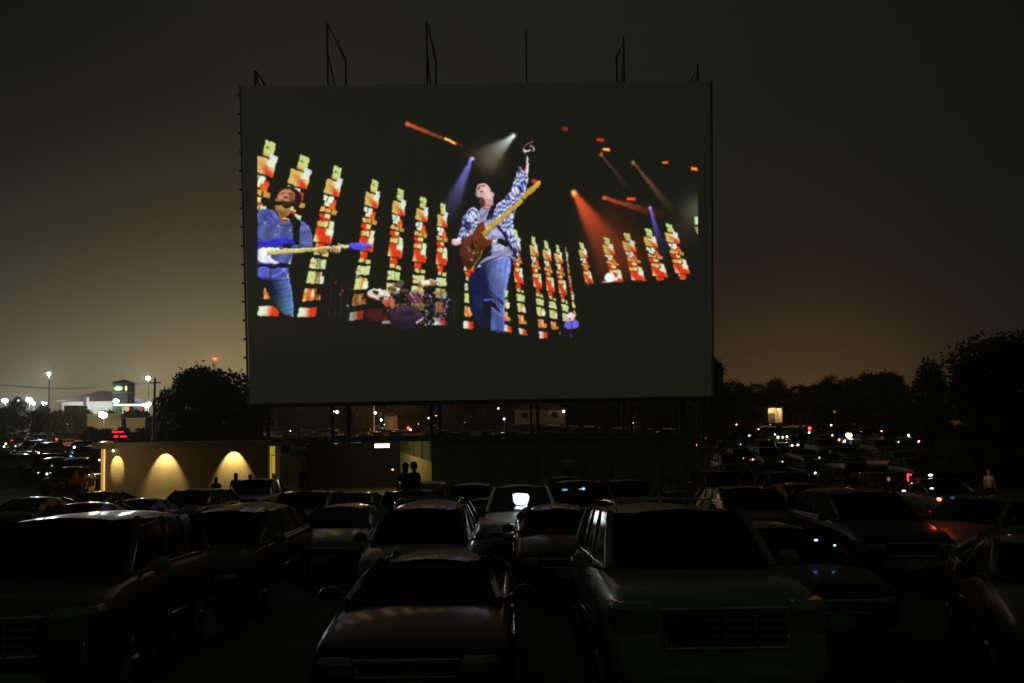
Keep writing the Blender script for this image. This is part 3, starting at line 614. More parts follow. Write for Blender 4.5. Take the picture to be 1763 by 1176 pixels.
def body_mb(k, m, low=False):
    L, w = k['L'], k['w']; y0 = -L / 2
    bedcut = k is KINDS['pickup']
    st = [(0.00, .36, .50, w * .80, k['nose'] - .02, w * .70), (0.03, .30, .60, w * .88, k['nose'] + .02, w * .76), (.12, .26, .68, w * .95, k['hood'] - .09, w * .84),
          (.35, .25, k['hood'] - .16, w * .985, k['hood'] - .02, w * .86), (k['wsb'] * .6, .24, k['hood'] - .1, w, lerp(k['hood'], k['cowl'], .5), w * .87),
          (k['wsb'] + .02, .24, k['belt'] - .07, w, k['cowl'], w * .88), (k['wst'], .24, k['belt'] - .07, w, k['belt'] + .01, w * .90),
          (L * .55, .24, k['belt'] - .07, w, k['belt'] + .01, w * .90), (k['rb'] - .35, .25, k['tail'] - .10, w, k['tail'], w * .89), (min(k['rb'], L - .2), .26, k['tail'] - .10, w * .985, k['tail'], w * .87),
          (L - .10, .28, k['tail'] - .16, w * .94, k['tail'] - .03, w * .82), (L - .02, .34, .62, w * .87, k['tail'] - .10, w * .76), (L, .42, .55, w * .82, k['tail'] - .22, w * .72)]
    mb = MB().use(m, True); rings = []
    for (y, zb, zs, hw, zt, wt) in st:
        half = [(0, zb), (hw * .84, zb), (hw * .975, zb + .10), (hw, lerp(zb, zs, .55)), (hw * .99, zs), (lerp(hw, wt, .55), lerp(zs, zt, .72)), (wt, zt - .012), (wt * .5, zt + .018), (0, zt + .024)]
        rings.append([(x, y0 + y, z) for x, z in half] + [(-x, y0 + y, z) for x, z in half[-2:0:-1]])
    n = len(rings[0]); vs = [v for r in rings for v in r]; fs = []
    for i in range(len(rings) - 1):
        for j in range(n): fs.append((i * n + j, (i + 1) * n + j, (i + 1) * n + (j + 1) % n, i * n + (j + 1) % n))
    fs.append(tuple(range(n))); fs.append(tuple(range((len(rings) - 1) * n, len(rings) * n))[::-1])
    return mb.add(vs, fs)
def cabin_pts(k):
    y0 = -k['L'] / 2; w = k['w']
    return dict(fb=(w * .86, y0 + k['wsb'], k['cowl'] + .01), ft=(k['wr'], y0 + k['wst'], k['H'] - .09), rb=(w * .87, y0 + k['rb'], k['tail'] + .01), rt=(k['wr'] * .97, y0 + k['rr'], k['H'] - .12),
                mb=(w * .89, 0, k['belt'] + .01))
def roof_fn(k):
    P = cabin_pts(k); yf, yr = P['ft'][1] - .06, P['rt'][1] + .10; H = k['H']
    def fn(u, v):
        s = 2 * u - 1; t = v; hw = lerp(P['ft'][0], P['rt'][0], t) + .03
        y = lerp(yf, yr, t) - .10 * (1 - abs(s) ** 2) * (1 - t) * 1.0 + .04 * (1 - s * s) * t
        z = H - .10 * abs(s) ** 3.5 - .035 * abs(s) - .05 * (1 - t) ** 6 - .08 * t ** 8 - (.03 * t)
        return (s * hw, y, z)
    return fn
def panel(mb, A, B, C, D_, bulge=(0, 0, 0), nu=8, nv=5):     # bilinear A-B bottom, D-C top with an outward bulge
    A, B, C, D_ = map(Vector, (A, B, C, D_)); bg_ = Vector(bulge)
    mb.grid(lambda u, v: A.lerp(B, u).lerp(D_.lerp(C, u), v) + bg_ * (4 * u * (1 - u)) , nu, nv); return mb
def cabin(k, pm, low=False):
    P = cabin_pts(k); X = lambda p, s=1: (p[0] * s, p[1], p[2])
    out = {}
    r = MB().use(pm, True); f = roof_fn(k); nu, nv = (4, 3) if low else (16, 10)
    r.grid(f, nu, nv)
    under = MB(); off = len(r.v)
    r.grid(lambda u, v: (f(1 - u, v)[0] * .985, f(1 - u, v)[1], f(1 - u, v)[2] - .05), nu, nv)
    out['roof'] = r
    ws = MB().use(M_GLASS, True); panel(ws, X(P['fb'], -1), X(P['fb']), X(P['ft']), X(P['ft'], -1), (0, -.13, 0), 2 if low else 12, 1 if low else 6); out['windshield'] = ws
    rw = MB().use(M_GLASS, True); panel(rw, X(P['rb']), X(P['rb'], -1), X(P['rt'], -1), X(P['rt']), (0, .05, 0), 2 if low else 8, 1 if low else 4); out['rear_window'] = rw
    for s, nm in ((1, 'side_window'), (-1, 'side_window_')):
        sw = MB().use(M_GLASS, True)
        a, b_, c_, d_ = X(P['fb'], s), X(P['rb'], s), X(P['rt'], s), X(P['ft'], s)
        if s < 0: a, b_, c_, d_ = b_, a, d_, c_
        panel(sw, a, b_, c_, d_, (s * .02, 0, 0), 1 if low else 8, 1 if low else 4); out[nm] = sw
    return out, P
def loft_pillars(k, P, pm, lowp):
    pil = []
    def pl(b_, t_, r=.045):
        mb = MB().use(pm, True); bb, tt = Vector(b_), Vector(t_); mid = bb.lerp(tt, .5) + Vector((math.copysign(.015, bb.x), 0, .01))
        mb.tube([bb, mid, tt], [r * 1.15, r, r], 4 if lowp else 8); pil.append(mb)
    for s in (-1, 1):
        X = lambda p: (p[0] * s, p[1], p[2])
        pl(X(P['fb']), X(P['ft'])); pl(X(P['rb']), X(P['rt']), .06)
        ns = [.36, .66] if k['rb'] - k['wsb'] > 3 else [.5]
        for q in ns:
            a = Vector(X(P['fb'])).lerp(Vector(X(P['rb'])), q + .05); b_ = Vector(X(P['ft'])).lerp(Vector(X(P['rt'])), q)
            a.x *= 1.005; pl(a, b_, .035)
    return pil
WHEEL = {}
def wheel_meshes(r):
    if r in WHEEL: return WHEEL[r]
    t = MB().use(M_TYRE, True); n = 24; prof = [(r * .66, -.11), (r * .93, -.115), (r, -.08), (r, .08), (r * .93, .115), (r * .66, .11)]
    vs = [(x, math.cos(a) * q, math.sin(a) * q) for a in [2 * PI * i / n for i in range(n)] for q, x in prof]; m_ = len(prof)
    t.add(vs, [(i * m_ + j, i * m_ + (j + 1) % m_, ((i + 1) % n) * m_ + (j + 1) % m_, ((i + 1) % n) * m_ + j) for i in range(n) for j in range(m_)])
    rm = MB().use(M_RIM, True)
    rm.tube([(-.07, 0, 0), (.075, 0, 0)], r * .66, 20); rm.use(M_RIM)
    for i in range(5):
        a = 2 * PI * i / 5; rm.tube([(.085, 0, 0), (.09, math.cos(a) * r * .64, math.sin(a) * r * .64)], .035, 5)
    rm.ball((.09, 0, 0), r * .15, 8, 6)
    WHEEL[r] = (t.mesh('tyre'), rm.mesh('rim')); return WHEEL[r]
CARPROTO = {}
PAINTS = {
 'white': paint('white_car_paint', (.40, .42, .36), .05), 'silver': paint('silver_car_paint', (.26, .28, .25), .6), 'grey': paint('grey_car_paint', (.13, .13, .13), .6),
 'dark': paint('black_car_paint', (.018, .018, .02), .2), 'red': paint('dark_red_car_paint', (.16, .018, .014), .4), 'blue': paint('dark_blue_car_paint', (.02, .035, .09), .4), 'tan': paint('tan_car_paint', (.25, .21, .15), .5)}
def me_obj(name, me, parent, loc=None, rot=None):
    o = D.objects.new(name, me); col.objects.link(o); o.parent = parent
    if loc: o.location = loc
    if rot: o.rotation_euler = rot
    return o
def make_car(kind, color, loc, rz=0, label='', cat=None, group=None, rack=False, headon=None, tailon=None, hatch=False, mirror=True, big=False):
    k = KINDS[kind]; pm = PAINTS[color]; L, w = k['L'], k['w']; y0 = -L / 2
    fx_, fy_ = math.sin(rz), -math.cos(rz); gf = ground(loc[0] + fx_ * 1.4, loc[1] + fy_ * 1.4); gb = ground(loc[0] - fx_ * 1.4, loc[1] - fy_ * 1.4)
    loc = (loc[0], loc[1], (gf + gb) / 2 + .01)
    root = empty('pickup_truck' if kind == 'pickup' else kind if kind in ('minivan', 'sedan') else 'suv', loc, rz, label, cat or {'suv': 'suv', 'crossover': 'suv', 'sedan': 'car', 'minivan': 'minivan', 'pickup': 'pickup truck'}[kind], group)
    root.rotation_euler = (-math.atan2(gf - gb, 2.8), 0, rz)
    key = (kind, color)
    if key not in CARPROTO:
        C_ = {}
        C_['body'] = body_mb(k, pm).mesh('body')
        parts, P = cabin(k, pm)
        for n_, m_ in parts.items(): C_[n_] = m_.mesh(n_.rstrip('_'))
        C_['pillars'] = [m_.mesh('pillar') for m_ in loft_pillars(k, P, pm, False)]
        CARPROTO[key] = (C_, P)
    C_, P = CARPROTO[key]
    b = me_obj('body', C_['body'], root); s_ = b.modifiers.new('sub', 'SUBSURF'); s_.levels = s_.render_levels = 2
    me_obj('roof', C_['roof'], root); me_obj('windshield', C_['windshield'], root)
    if not hatch: me_obj('rear_window', C_['rear_window'], root)
    for n_ in ('side_window', 'side_window_'): me_obj('side_window', C_[n_], root)
    for m_ in C_['pillars']: me_obj('pillar', m_, root)
    # lamps, grille, bumper, wheels
    ck = ('front', kind)
    if ck not in CARPROTO:
        hz = k['nose'] + (.02 if kind in ('suv', 'pickup') else -.02); hh = .15 if kind in ('suv', 'pickup') else .09
        hl = MB().use(M_LENS)
        pl_ = [(-.19, -.075), (.02, -.06), (.13, -.01), (.19, .10), (.21, .30), (-.19, .25)]; n_ = len(pl_)
        hv_ = [(x, y, z) for z, q_ in ((-hh, .9), (-hh * .6, 1), (hh * .6, 1), (hh, .86)) for x, y in [(a * q_, b__ * q_ + (1 - q_) * .2) for a, b__ in pl_]]
        hl.add(hv_, [tuple(range(n_))[::-1], tuple(range(3 * n_, 4 * n_))] + [(r_ * n_ + i, r_ * n_ + (i + 1) % n_, (r_ + 1) * n_ + (i + 1) % n_, (r_ + 1) * n_ + i) for r_ in range(3) for i in range(n_)])
        tl = MB().use(M_REDLENS, True); tl.ball((0, 0, 0), 1, 12, 8, (.07, .07, .2 if kind != 'sedan' else .1))
        gr = MB().use(M_BLACK); gw = w * (.46 if kind != 'suv' else .53)
        gz0, gz1 = k['nose'] - k['gr'] * .62, k['nose'] + k['gr'] * .32; gy = y0 - .012
        gr.box(-gw, gw, gy, gy + .10, gz0, gz1)
        bars = MB().use(M_CHROME)
        for i in range(5 if k['gr'] > .3 else 3):
            z = lerp(gz0, gz1, (i + .5) / (5 if k['gr'] > .3 else 3)); bars.box(-gw * .98, gw * .98, gy - .016, gy - .002, z - .010, z + .010)
        for i in range(1, 4): bars.box(lerp(-gw, gw, i / 4) - .010, lerp(-gw, gw, i / 4) + .010, gy - .020, gy - .017, gz0, gz1)
        fr = MB().use(M_CHROME)
        fr.tube([(-gw, gy, gz0), (gw, gy, gz0), (gw + .04, gy, gz1), (-gw - .04, gy, gz1), (-gw, gy, gz0)], .018, 6)
        bp = MB().use(M_BLACK if kind == 'pickup' else pm, True)
        bp.grid(lambda u, v: ((2 * u - 1) * w * .93, y0 - .05 + .30 * abs(2 * u - 1) ** 4 + .05 * (2 * v - 1) ** 2, lerp(.30, .52, v)), 16, 4)
        mr = MB().use(pm, True); mr.ball((0, 0, 0), 1, 10, 8, (.12, .08, .09)); mr.tube([(-.08, 0, -.04), (-.22, .02, -.09)], .025, 6)
        lp = MB().use(M_PLATE); lp.box(-.15, .15, -.01, .01, -.075, .075)
        hd = MB().use(M_CHROME); hd.box(-.012, .02, -.08, .08, -.015, .015)
        CARPROTO[ck] = (hl.mesh('headlight'), tl.mesh('tail_light'), gr.mesh('grille'), bars.mesh('grille_bars'), fr.mesh('grille_frame'), bp.mesh('front_bumper'), mr.mesh('mirror'), lp.mesh('licence_plate'), hd.mesh('door_handle'), hz)
    hl, tl, gr, bars, fr, bp, mr, lp, hd, hz = CARPROTO[ck]
    for s in (-1, 1):
        h = me_obj('headlight', hl, root, (s * w * (.72 if kind != 'suv' else .78), y0 + .07, hz)); h.scale = (s, 1, 1); bv = h.modifiers.new('bevel', 'BEVEL'); bv.width = .02; bv.segments = 2
        tz = k['tail'] - .22
        t2 = me_obj('tail_light', tl, root, (s * w * .86, L / 2 - .10, tz))
        if mirror: 
            o = me_obj('mirror', mr, root, (s * (w + .12), P['fb'][1] + .28, k['belt'] + .08)); o.scale = (s, 1, 1)
        for yy in (.42, .62): me_obj('door_handle', hd, root, (s * (w - .004), y0 + L * yy, k['belt'] - .14))
    g_ = me_obj('grille', gr, root); me_obj('grille_bars', bars, g_); me_obj('grille_frame', fr, g_)
    me_obj('front_bumper', bp, root); me_obj('licence_plate', lp, root, (0, y0 - .075, .42))
    tm, rm = wheel_meshes(k['wheel'])
    for s in (-1, 1):
        for yy in (k['fw'], k['rw']):
            e_ = D.objects.new('wheel', tm); col.objects.link(e_); e_.parent = root; e_.location = (s * (w - .08), y0 + yy, k['wheel']); e_.scale = (s, 1, 1)
            me_obj('rim', rm, e_)
    # dark arch liners
    for s in (-1, 1):
        for yy in (k['fw'], k['rw']):
            a = MB().use(M_BLACK); r = k['wheel'] + .07; pts = [(math.cos(t) * r, math.sin(t) * r) for t in [PI * i / 12 for i in range(13)]]
            x0_ = s * (w * .985); x1_ = s * (w + .006)
            vs = [(x0_, y0 + yy + c_, k['wheel'] + z_) for c_, z_ in pts] + [(x1_, y0 + yy + c_, k['wheel'] + z_) for c_, z_ in pts]
            n = 13; a.add(vs, [tuple(range(n, 2 * n))] + [(i, i + 1, n + i + 1, n + i) for i in range(n - 1)])
            a.obj('wheel_arch', None, root)
    ck = ('trim', kind)
    if ck not in CARPROTO:
        tm_ = []
        for s in (-1, 1):
            b_ = MB().use(M_CHROME, True); fb, rb_ = P['fb'], P['rb']
            b_.tube([(s * (fb[0] + .03), fb[1] - .02, fb[2] + .0), (s * (w * .905), lerp(fb[1], rb_[1], .3), k['belt'] + .02), (s * (w * .905), lerp(fb[1], rb_[1], .7), k['belt'] + .02), (s * (rb_[0] + .03), rb_[1], rb_[2] + .0)], .013, 6); tm_.append(b_.mesh('belt_trim'))
        sm_ = []
        for s in (-1, 1): sm_.append(MB().use(M_CHROME, True).tube([(s * (w + .012), y0 + k['fw'] + .55, .60), (s * (w + .016), 0, .62), (s * (w + .012), y0 + k['rw'] - .55, .60)], .016, 6).mesh('side_moulding'))
        wp = []
        for xo in (-.42, .22):
            base = Vector((xo, P['fb'][1] - .13 + .1, P['fb'][2] + .02)); wp.append(MB().use(M_BLACK, True).tube([base + Vector((.38, .0, -.01)), base, base + Vector((-.34, .05, .05))], [.012, .010, .007], 5).mesh('wiper'))
        CARPROTO[ck] = (tm_, sm_, wp)
    for m_ in CARPROTO[ck][0]: me_obj('belt_trim', m_, root)
    for m_ in CARPROTO[ck][1]: me_obj('side_moulding', m_, root)
    for m_ in CARPROTO[ck][2]: me_obj('wiper', m_, root)
    if rack:
        for s in (-1, 1):
            r_ = MB().use(M_CHROME, True); ya, yb = P['ft'][1] + .35, P['rt'][1] - .25; xx = s * k['wr'] * .86
            r_.tube([(xx, ya - .08, k['H'] - .09), (xx, ya, k['H'] + .015), (xx, (ya + yb) / 2, k['H'] + .03), (xx, yb, k['H'] + .0), (xx, yb + .08, k['H'] - .12)], .016, 6); r_.obj('roof_rail', None, root)
        for q in (.25, .75):
            r_ = MB().use(M_CHROME, True); yy = lerp(P['ft'][1] + .35, P['rt'][1] - .25, q); r_.tube([(-k['wr'] * .86, yy, k['H'] + .03), (0, yy, k['H'] + .045), (k['wr'] * .86, yy, k['H'] + .03)], .014, 6); r_.obj('roof_crossbar', None, root)
    if hatch:
        h_ = MB().use(pm, True); yr, zr = P['rt'][1] + .1, k['H'] - .10
        h_.grid(lambda u, v: ((2 * u - 1) * (k['wr'] + .12 * v), yr + 1.05 * v, zr + .30 * math.sin(v * PI * .55) - .05 * abs(2 * u - 1) ** 3), 12, 6)
        h_.grid(lambda u, v: ((1 - 2 * u) * (k['wr'] + .12 * v), yr + 1.05 * v, zr - .05 + .30 * math.sin(v * PI * .55) - .05 * abs(2 * u - 1) ** 3), 12, 6)
        h_.obj('raised_hatch', None, root)
    if kind == 'pickup':
        bd = MB().use(M_BLACK); bd.box(-w * .78, w * .78, y0 + 3.75, L / 2 - .14, k['tail'] + .03, k['tail'] + .045); bd.obj('bed_cover', None, root)
    return root
def lamp_part(root, p_local, r, m, name='parking_light', sq=(1, .5, .7)):
    mb = MB().use(m, True); mb.ball((0, 0, 0), r, 8, 6, sq); return mb.obj(name, None, root, loc=p_local)
# ---- small far-off car, one light mesh each
FAR = {}
def far_mesh(kind, color):
    if (kind, color) in FAR: return FAR[(kind, color)]
    k = KINDS[kind]; pm = PAINTS[color]; mb = body_mb(k, pm); parts, P = cabin(k, pm, True)
    def merge(o):
        for m_ in set(o.m): pass
        base = len(mb.v); mb.v += o.v
        for f, mi, sm in zip(o.f, o.m, o.smooth):
            mt = o.mats[mi]
            if mt not in mb.mats: mb.mats.append(mt)
            mb.f.append([i + base for i in f]); mb.m.append(mb.mats.index(mt)); mb.smooth.append(sm)
    for q in parts.values(): merge(q)
    for q in loft_pillars(k, P, pm, True): merge(q)
    mb.use(M_LENS, True)
    for s in (-1, 1): mb.ball((s * k['w'] * .68, -k['L'] / 2 + .08, k['nose']), 1, 8, 5, (.18, .1, .09))
    mb.use(M_REDLENS, True)
    for s in (-1, 1): mb.ball((s * k['w'] * .84, k['L'] / 2 - .08, k['tail'] - .22), 1, 6, 5, (.08, .08, .14))
    mb.use(M_TYRE, True)
    for s in (-1, 1):
        for yy in (k['fw'], k['rw']): mb.tube([(s * (k['w'] - .22), -k['L'] / 2 + yy, k['wheel']), (s * (k['w'] - .01), -k['L'] / 2 + yy, k['wheel'])], k['wheel'], 14)
    mb.use(M_CHROME, True); mb.box(-k['w'] * .4, k['w'] * .4, -k['L'] / 2 - .01, -k['L'] / 2 + .03, k['nose'] - .06, k['nose'] - .02)
    FAR[(kind, color)] = mb.mesh('far_vehicle'); return FAR[(kind, color)]
def far_car(kind, color, x, y, rz, label, group):
    nm = {'pickup': 'pickup_truck', 'crossover': 'suv'}.get(kind, kind)
    o = D.objects.new(nm, far_mesh(kind, color)); col.objects.link(o); o.location = (x, y, ground(x, y)); o.rotation_euler = (math.atan2(ground(x, y - 2) - ground(x, y + 2), 4) * -1, 0, rz)
    return tag(o, label, {'suv': 'suv', 'crossover': 'suv', 'sedan': 'car', 'minivan': 'minivan', 'pickup': 'pickup truck'}[kind], group)
# ------------------------------------------------------------------ the near rows, every vehicle backed in and facing the camera
def place(px, Yf, kind, color, label, rz=0, dz=0, **k):
    L = KINDS[kind]['L']; r = ray(px, 1000); x = r.x / r.y * Yf          # px: middle of the nose
    cy = Yf + L / 2 * math.cos(rz); cx = x - L / 2 * math.sin(rz) * 1.0
    return make_car(kind, color, (cx, cy, ground(cx, cy) + dz), rz, label, **k)
R_ = math.radians
c_big = place(1250, 7.05, 'suv', 'white', 'big pale suv with wide barred grille and roof rails, nearest vehicle right of the centre', rack=True)
c_left = place(-50, 7.0, 'suv', 'grey', 'large dark suv cut off by the left edge of the photo, nearest on that side', rz=R_(9))
c_mid = place(697, 6.9, 'sedan', 'dark', 'dark sedan nearest to the centre, black windscreen and rounded roof')
c_mid.scale = (1, 1, .94)
c_c2 = place(706, 12.2, 'crossover', 'silver', 'suv with roof crossbars directly behind the nearest centre sedan', rack=True)
c_f = place(548, 15.8, 'sedan', 'silver', 'silver sedan left of the suv with roof crossbars')
c_g = place(490, 21.5, 'crossover', 'grey', 'grey suv behind the silver sedan, a person sitting on its roof')
c_i = place(312, 12.2, 'crossover', 'dark', 'black suv with bright chrome window pillar, behind the big left suv', rack=False)
c_j = place(290, 27, 'crossover', 'tan', 'dull tan suv in front of the lit brick wall')
c_h = place(690, 20.5, 'crossover', 'dark', 'dark suv with its rear hatch raised, two people seated on its roof', hatch=True)
c_k = place(808, 24.5, 'minivan', 'silver', 'silver minivan with a dark windscreen right of the raised hatch')
c_k2 = place(836, 18.5, 'sedan', 'dark', 'black sedan between the raised hatch suv and the lit white van')
c_l = place(900, 19.0, 'minivan', 'white', 'white van with a brightly lit side, left of the suv with blue displays')
c_m = place(1012, 20.0, 'suv', 'grey', 'grey suv with small blue displays glowing behind its windscreen')
c_n = place(975, 14.2, 'sedan', 'dark', 'black sedan close behind the left corner of the big pale suv')
c_o = place(985, 29.0, 'pickup', 'white', 'pale pickup truck with a person in a pale hat standing in its bed')
c_q = place(1100, 27.5, 'minivan', 'grey', 'grey minivan beside the person in the pale shirt')
c_q2 = place(1200, 24.0, 'sedan', 'dark', 'dark sedan whose roof shows just above the big pale suv')
c_r = place(1442, 9.9, 'sedan', 'dark', 'dark car with two blue points of light behind its windscreen')
c_r3 = place(1575, 14.6, 'crossover', 'dark', 'dark suv close behind the car with two blue points of light')
c_r4 = place(1340, 17.6, 'crossover', 'grey', 'grey suv showing above the right side of the big pale suv')
c_r2 = place(1325, 25.0, 'sedan', 'silver', 'low silver sedan beyond the roof of the big pale suv')
c_s = place(1440, 22.5, 'crossover', 'grey', 'grey suv with a small orange lamp at its left side')
c_t = place(1590, 31.0, 'suv', 'dark', 'dark suv with a glowing red bracket shaped tail lamp')
c_u = place(1592, 16.0, 'sedan', 'silver', 'silver sedan standing askew at right, nose to the left beside a red lamp', rz=R_(-58))
c_v = place(1935, 7.3, 'sedan', 'tan', 'tan car cut off by the right edge, chrome trim catching light', rz=R_(-21))
c_w = place(50, 20.0, 'sedan', 'grey', 'grey sedan on the far left behind the big left suv')
c_x = place(115, 33.0, 'sedan', 'dark', 'dark car at far left, standing a row before the three people')
c_y = place(175, 24.0, 'sedan', 'blue', 'dark blue sedan at left below the three people')
c_z = place(1525, 23.0, 'sedan', 'grey', 'grey sedan to the left of the askew silver sedan')
c_aa = place(1680, 27.0, 'crossover', 'silver', 'silver suv under the big tree at right')
c_ab = place(590, 28.0, 'sedan', 'tan', 'tan car with one green and one red lamp glowing at its front')
c_ac = place(412, 34.0, 'pickup', 'grey', 'grey pickup under the third wall lamp with people sitting on it')
c_ad = place(1390, 33.0, 'pickup', 'dark', 'dark pickup in the right middle row')
c_ae = place(1260, 38.0, 'minivan', 'dark', 'dark minivan before the long dark building')
c_af = place(-20, 27.0, 'sedan', 'dark', 'dark car cut off by the left edge in the third row')
def light_at(root, px, py, Y, r, m, name, sq=(1, .5, .7), label=None):
    p = at(px, py, Y); mb = MB().use(m, True); mb.ball((0, 0, 0), r * .62, 10, 8, sq); o = mb.obj(name, None, root)
    bpy.context.view_layer.update(); o.location = root.matrix_world.inverted() @ p
    if label: o['label'] = label
    return o
# ------------------------------------------------------------------ the long low concession building
M_BRICK = mat('tan_painted_brick', (.30, .24, .16), .85, noise=.18, nscale=3, bump=.3, bscale=14)
def brickify(m, c1, c2, cm, scale=1.0):
    t = m.node_tree; b = t.nodes['Principled BSDF']; br = t.nodes.new('ShaderNodeTexBrick'); tc_ = t.nodes.new('ShaderNodeTexCoord')
    mp_ = t.nodes.new('ShaderNodeMapping'); mp_.inputs['Rotation'].default_value = (math.radians(90), 0, 0)
    br.inputs['Color1'].default_value = (*c1, 1); br.inputs['Color2'].default_value = (*c2, 1); br.inputs['Mortar'].default_value = (*cm, 1)
    br.inputs['Scale'].default_value = scale; br.inputs['Brick Width'].default_value = .42; br.inputs['Row Height'].default_value = .21; br.inputs['Mortar Size'].default_value = .012
    t.links.new(tc_.outputs['Object'], mp_.inputs[0]); t.links.new(mp_.outputs[0], br.inputs['Vector']); t.links.new(br.outputs['Color'], b.inputs['Base Color'])
brickify(M_BRICK, (.30, .25, .17), (.28, .23, .15), (.245, .205, .14))
M_DKWALL = mat('dark_olive_siding', (.34, .38, .25), .85, noise=.3, nscale=2)
M_FASCIA = mat('brown_fascia_board', (.20, .19, .14), .7, noise=.2)
M_ROOF = mat('tar_roof', (.04, .04, .038), .9, noise=.2)
M_TRIM = mat('cream_trim', (.42, .36, .22), .6)
YB = 51.0
def X_(px, Y=YB, py=800): return at(px, py, Y).x
gz = ground(-20, YB) - .05; zt = 2.30
cb = empty('concession_building', (X_(700), YB, gz), label='long low concession building with three lamps on its tan brick wall', cat='building')
def bpart(mb, name, m=None, parent=cb, **k):
    o = mb.obj(name, m, None, **k); o.parent = parent; bpy.context.view_layer.update(); o.matrix_parent_inverse = parent.matrix_world.inverted(); return o
xl, xr, xe = X_(181.5), X_(472), X_(1200)
bpart(MB().use(M_BRICK).box(xl, X_(462), YB, YB + 2.6, gz, zt), 'brick_wall')
bpart(MB().use(M_FASCIA).box(xl - .5, X_(468), YB - .75, YB - .60, zt + .0, zt + .36), 'fascia')
bpart(MB().use(M_ROOF).box(xl - .5, X_(468), YB - .60, YB + 9.4, zt + .02, zt + .34), 'roof')
bpart(MB().use(M_TRIM).box(X_(450), X_(463), YB - .78, YB - .75, zt + .06, zt + .33), 'roof_sign_plate')
M_SLIT = glow('doorway_and_post_glow', lin((190, 140, 50)), 1.0); M_SLIT2 = glow('lit_doorway_pane_green', lin((158, 148, 48)), .9); M_POSTGLOW = glow('post_edge_emission', lin((255, 205, 130)), 1.1)
bpart(MB().use(M_TRIM).box(X_(174.5), X_(181.5) - .003, YB - .02, YB + .3, gz, zt), 'end_post')
bpart(MB().use(M_SLIT).box(X_(175), X_(179.6), YB - .07, YB - .025, gz + .06, zt - .05), 'post_glow_strip')  # emissive strip and edge stand in for light falling on the post
bpart(MB().use(M_POSTGLOW).box(X_(179.7), X_(181.3), YB - .09, YB - .025, gz + .06, zt - .05), 'post_glow_edge')
bpart(MB().use(M_TRIM).box(X_(462) + .003, X_(473), YB + .12, YB + .3, gz, zt), 'door_frame')
bpart(MB().use(M_SLIT2).box(X_(464.2), X_(472.4), YB + .06, YB + .115, at(468, 783, YB).z, at(468, 768.5, YB).z), 'transom_window')
bpart(MB().use(M_SLIT2).box(X_(464.2), X_(466.8), YB + .06, YB + .115, at(466, 826, YB).z, at(466, 784, YB).z), 'door_window')
bpart(MB().use(M_SLIT).box(X_(468.2), X_(472.4), YB + .06, YB + .115, at(466, 815, YB).z, at(466, 785, YB).z), 'door_window')
# recessed middle
yb2 = YB + 7.5
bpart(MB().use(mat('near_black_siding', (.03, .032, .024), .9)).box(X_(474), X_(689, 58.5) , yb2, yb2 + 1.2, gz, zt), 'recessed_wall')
# canopy over the middle and the right block
zr = 2.62
bpart(MB().use(M_FASCIA).box(X_(474.5), xe, YB - .85, YB - .70, zr - .12, zr + .24), 'fascia')
bpart(MB().use(M_ROOF).box(X_(474.5), xe, YB - .70, YB + 9.0, zr - .05, zr + .20), 'roof')
A = Vector((X_(743), YB, 0)); B_ = Vector((X_(689, 57.0), 57.0, 0))
aw = MB().use(mat('yellow_tan_panel_wall', (.50, .40, .17), .8, noise=.12, nscale=2)); dn = (B_ - A).normalized(); nn = Vector((dn.y, -dn.x, 0)) * -.25
zr2 = zr - .06
q = [A, B_, B_ - nn * 1.2, A - nn * 1.2]
aw.add([(p.x, p.y, gz) for p in q] + [(p.x, p.y, zr2) for p in q], [(0, 1, 2, 3), (7, 6, 5, 4), (0, 4, 5, 1), (1, 5, 6, 2), (2, 6, 7, 3), (3, 7, 4, 0)])
bpart(aw, 'angled_wall')
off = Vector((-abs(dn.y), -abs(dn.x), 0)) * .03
tp = MB().use(mat('brown_upper_shade', (.10, .085, .05), .8))  # dark sloping panels stand in for the canopy's shadow edge on this wall
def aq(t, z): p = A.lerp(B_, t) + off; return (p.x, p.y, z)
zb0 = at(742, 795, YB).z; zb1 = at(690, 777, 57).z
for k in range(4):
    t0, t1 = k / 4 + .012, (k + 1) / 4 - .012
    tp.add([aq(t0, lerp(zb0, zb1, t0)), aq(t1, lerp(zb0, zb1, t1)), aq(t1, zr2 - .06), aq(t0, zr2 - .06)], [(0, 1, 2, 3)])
tpo = bpart(tp, 'upper_shade_panel'); sm = tpo.modifiers.new('th', 'SOLIDIFY'); sm.thickness = .02
for k_ in range(9): bpart(MB().use(M_FASCIA).box(A.x + .3, xe - .1, YB - .012, YB + .018, gz + .35 + k_ * .37, gz + .37 + k_ * .37), 'siding_seam')
bpart(MB().use(M_DKWALL).box(A.x + .004, xe, YB + .02, YB + 8.6, gz, zr2), 'dark_wall')
for px in (830, 925, 1052, 1140):
    w_ = bpart(MB().use(M_FASCIA).box(X_(px) - .06, X_(px) + .06, YB - .06, YB + .015, gz, zr2), 'wall_batten')
# fluorescent lamp under the canopy
fl = MB().use(glow('fluorescent_tube_lit', (1, 1, .74), 6)); cx = X_(658, YB + 1.6); zc = at(658, 768, YB + 1.6).z
fl.box(cx - .46, cx + .46, YB + 1.5, YB + 1.7, zc - .10, zc + .13); f_ = bpart(fl, 'ceiling_light')
bpart(MB().use(M_FASCIA).box(cx - .52, cx + .52, YB + 1.45, YB + 1.75, zc + .133, zr - .051), 'light_housing')
l_ = point_light('fluorescent_glow', (cx, YB + 1.6, zc - .25), 105, (1, .80, .32), .3)
l_.parent = cb; l_.matrix_parent_inverse = Matrix.Translation(cb.location).inverted()
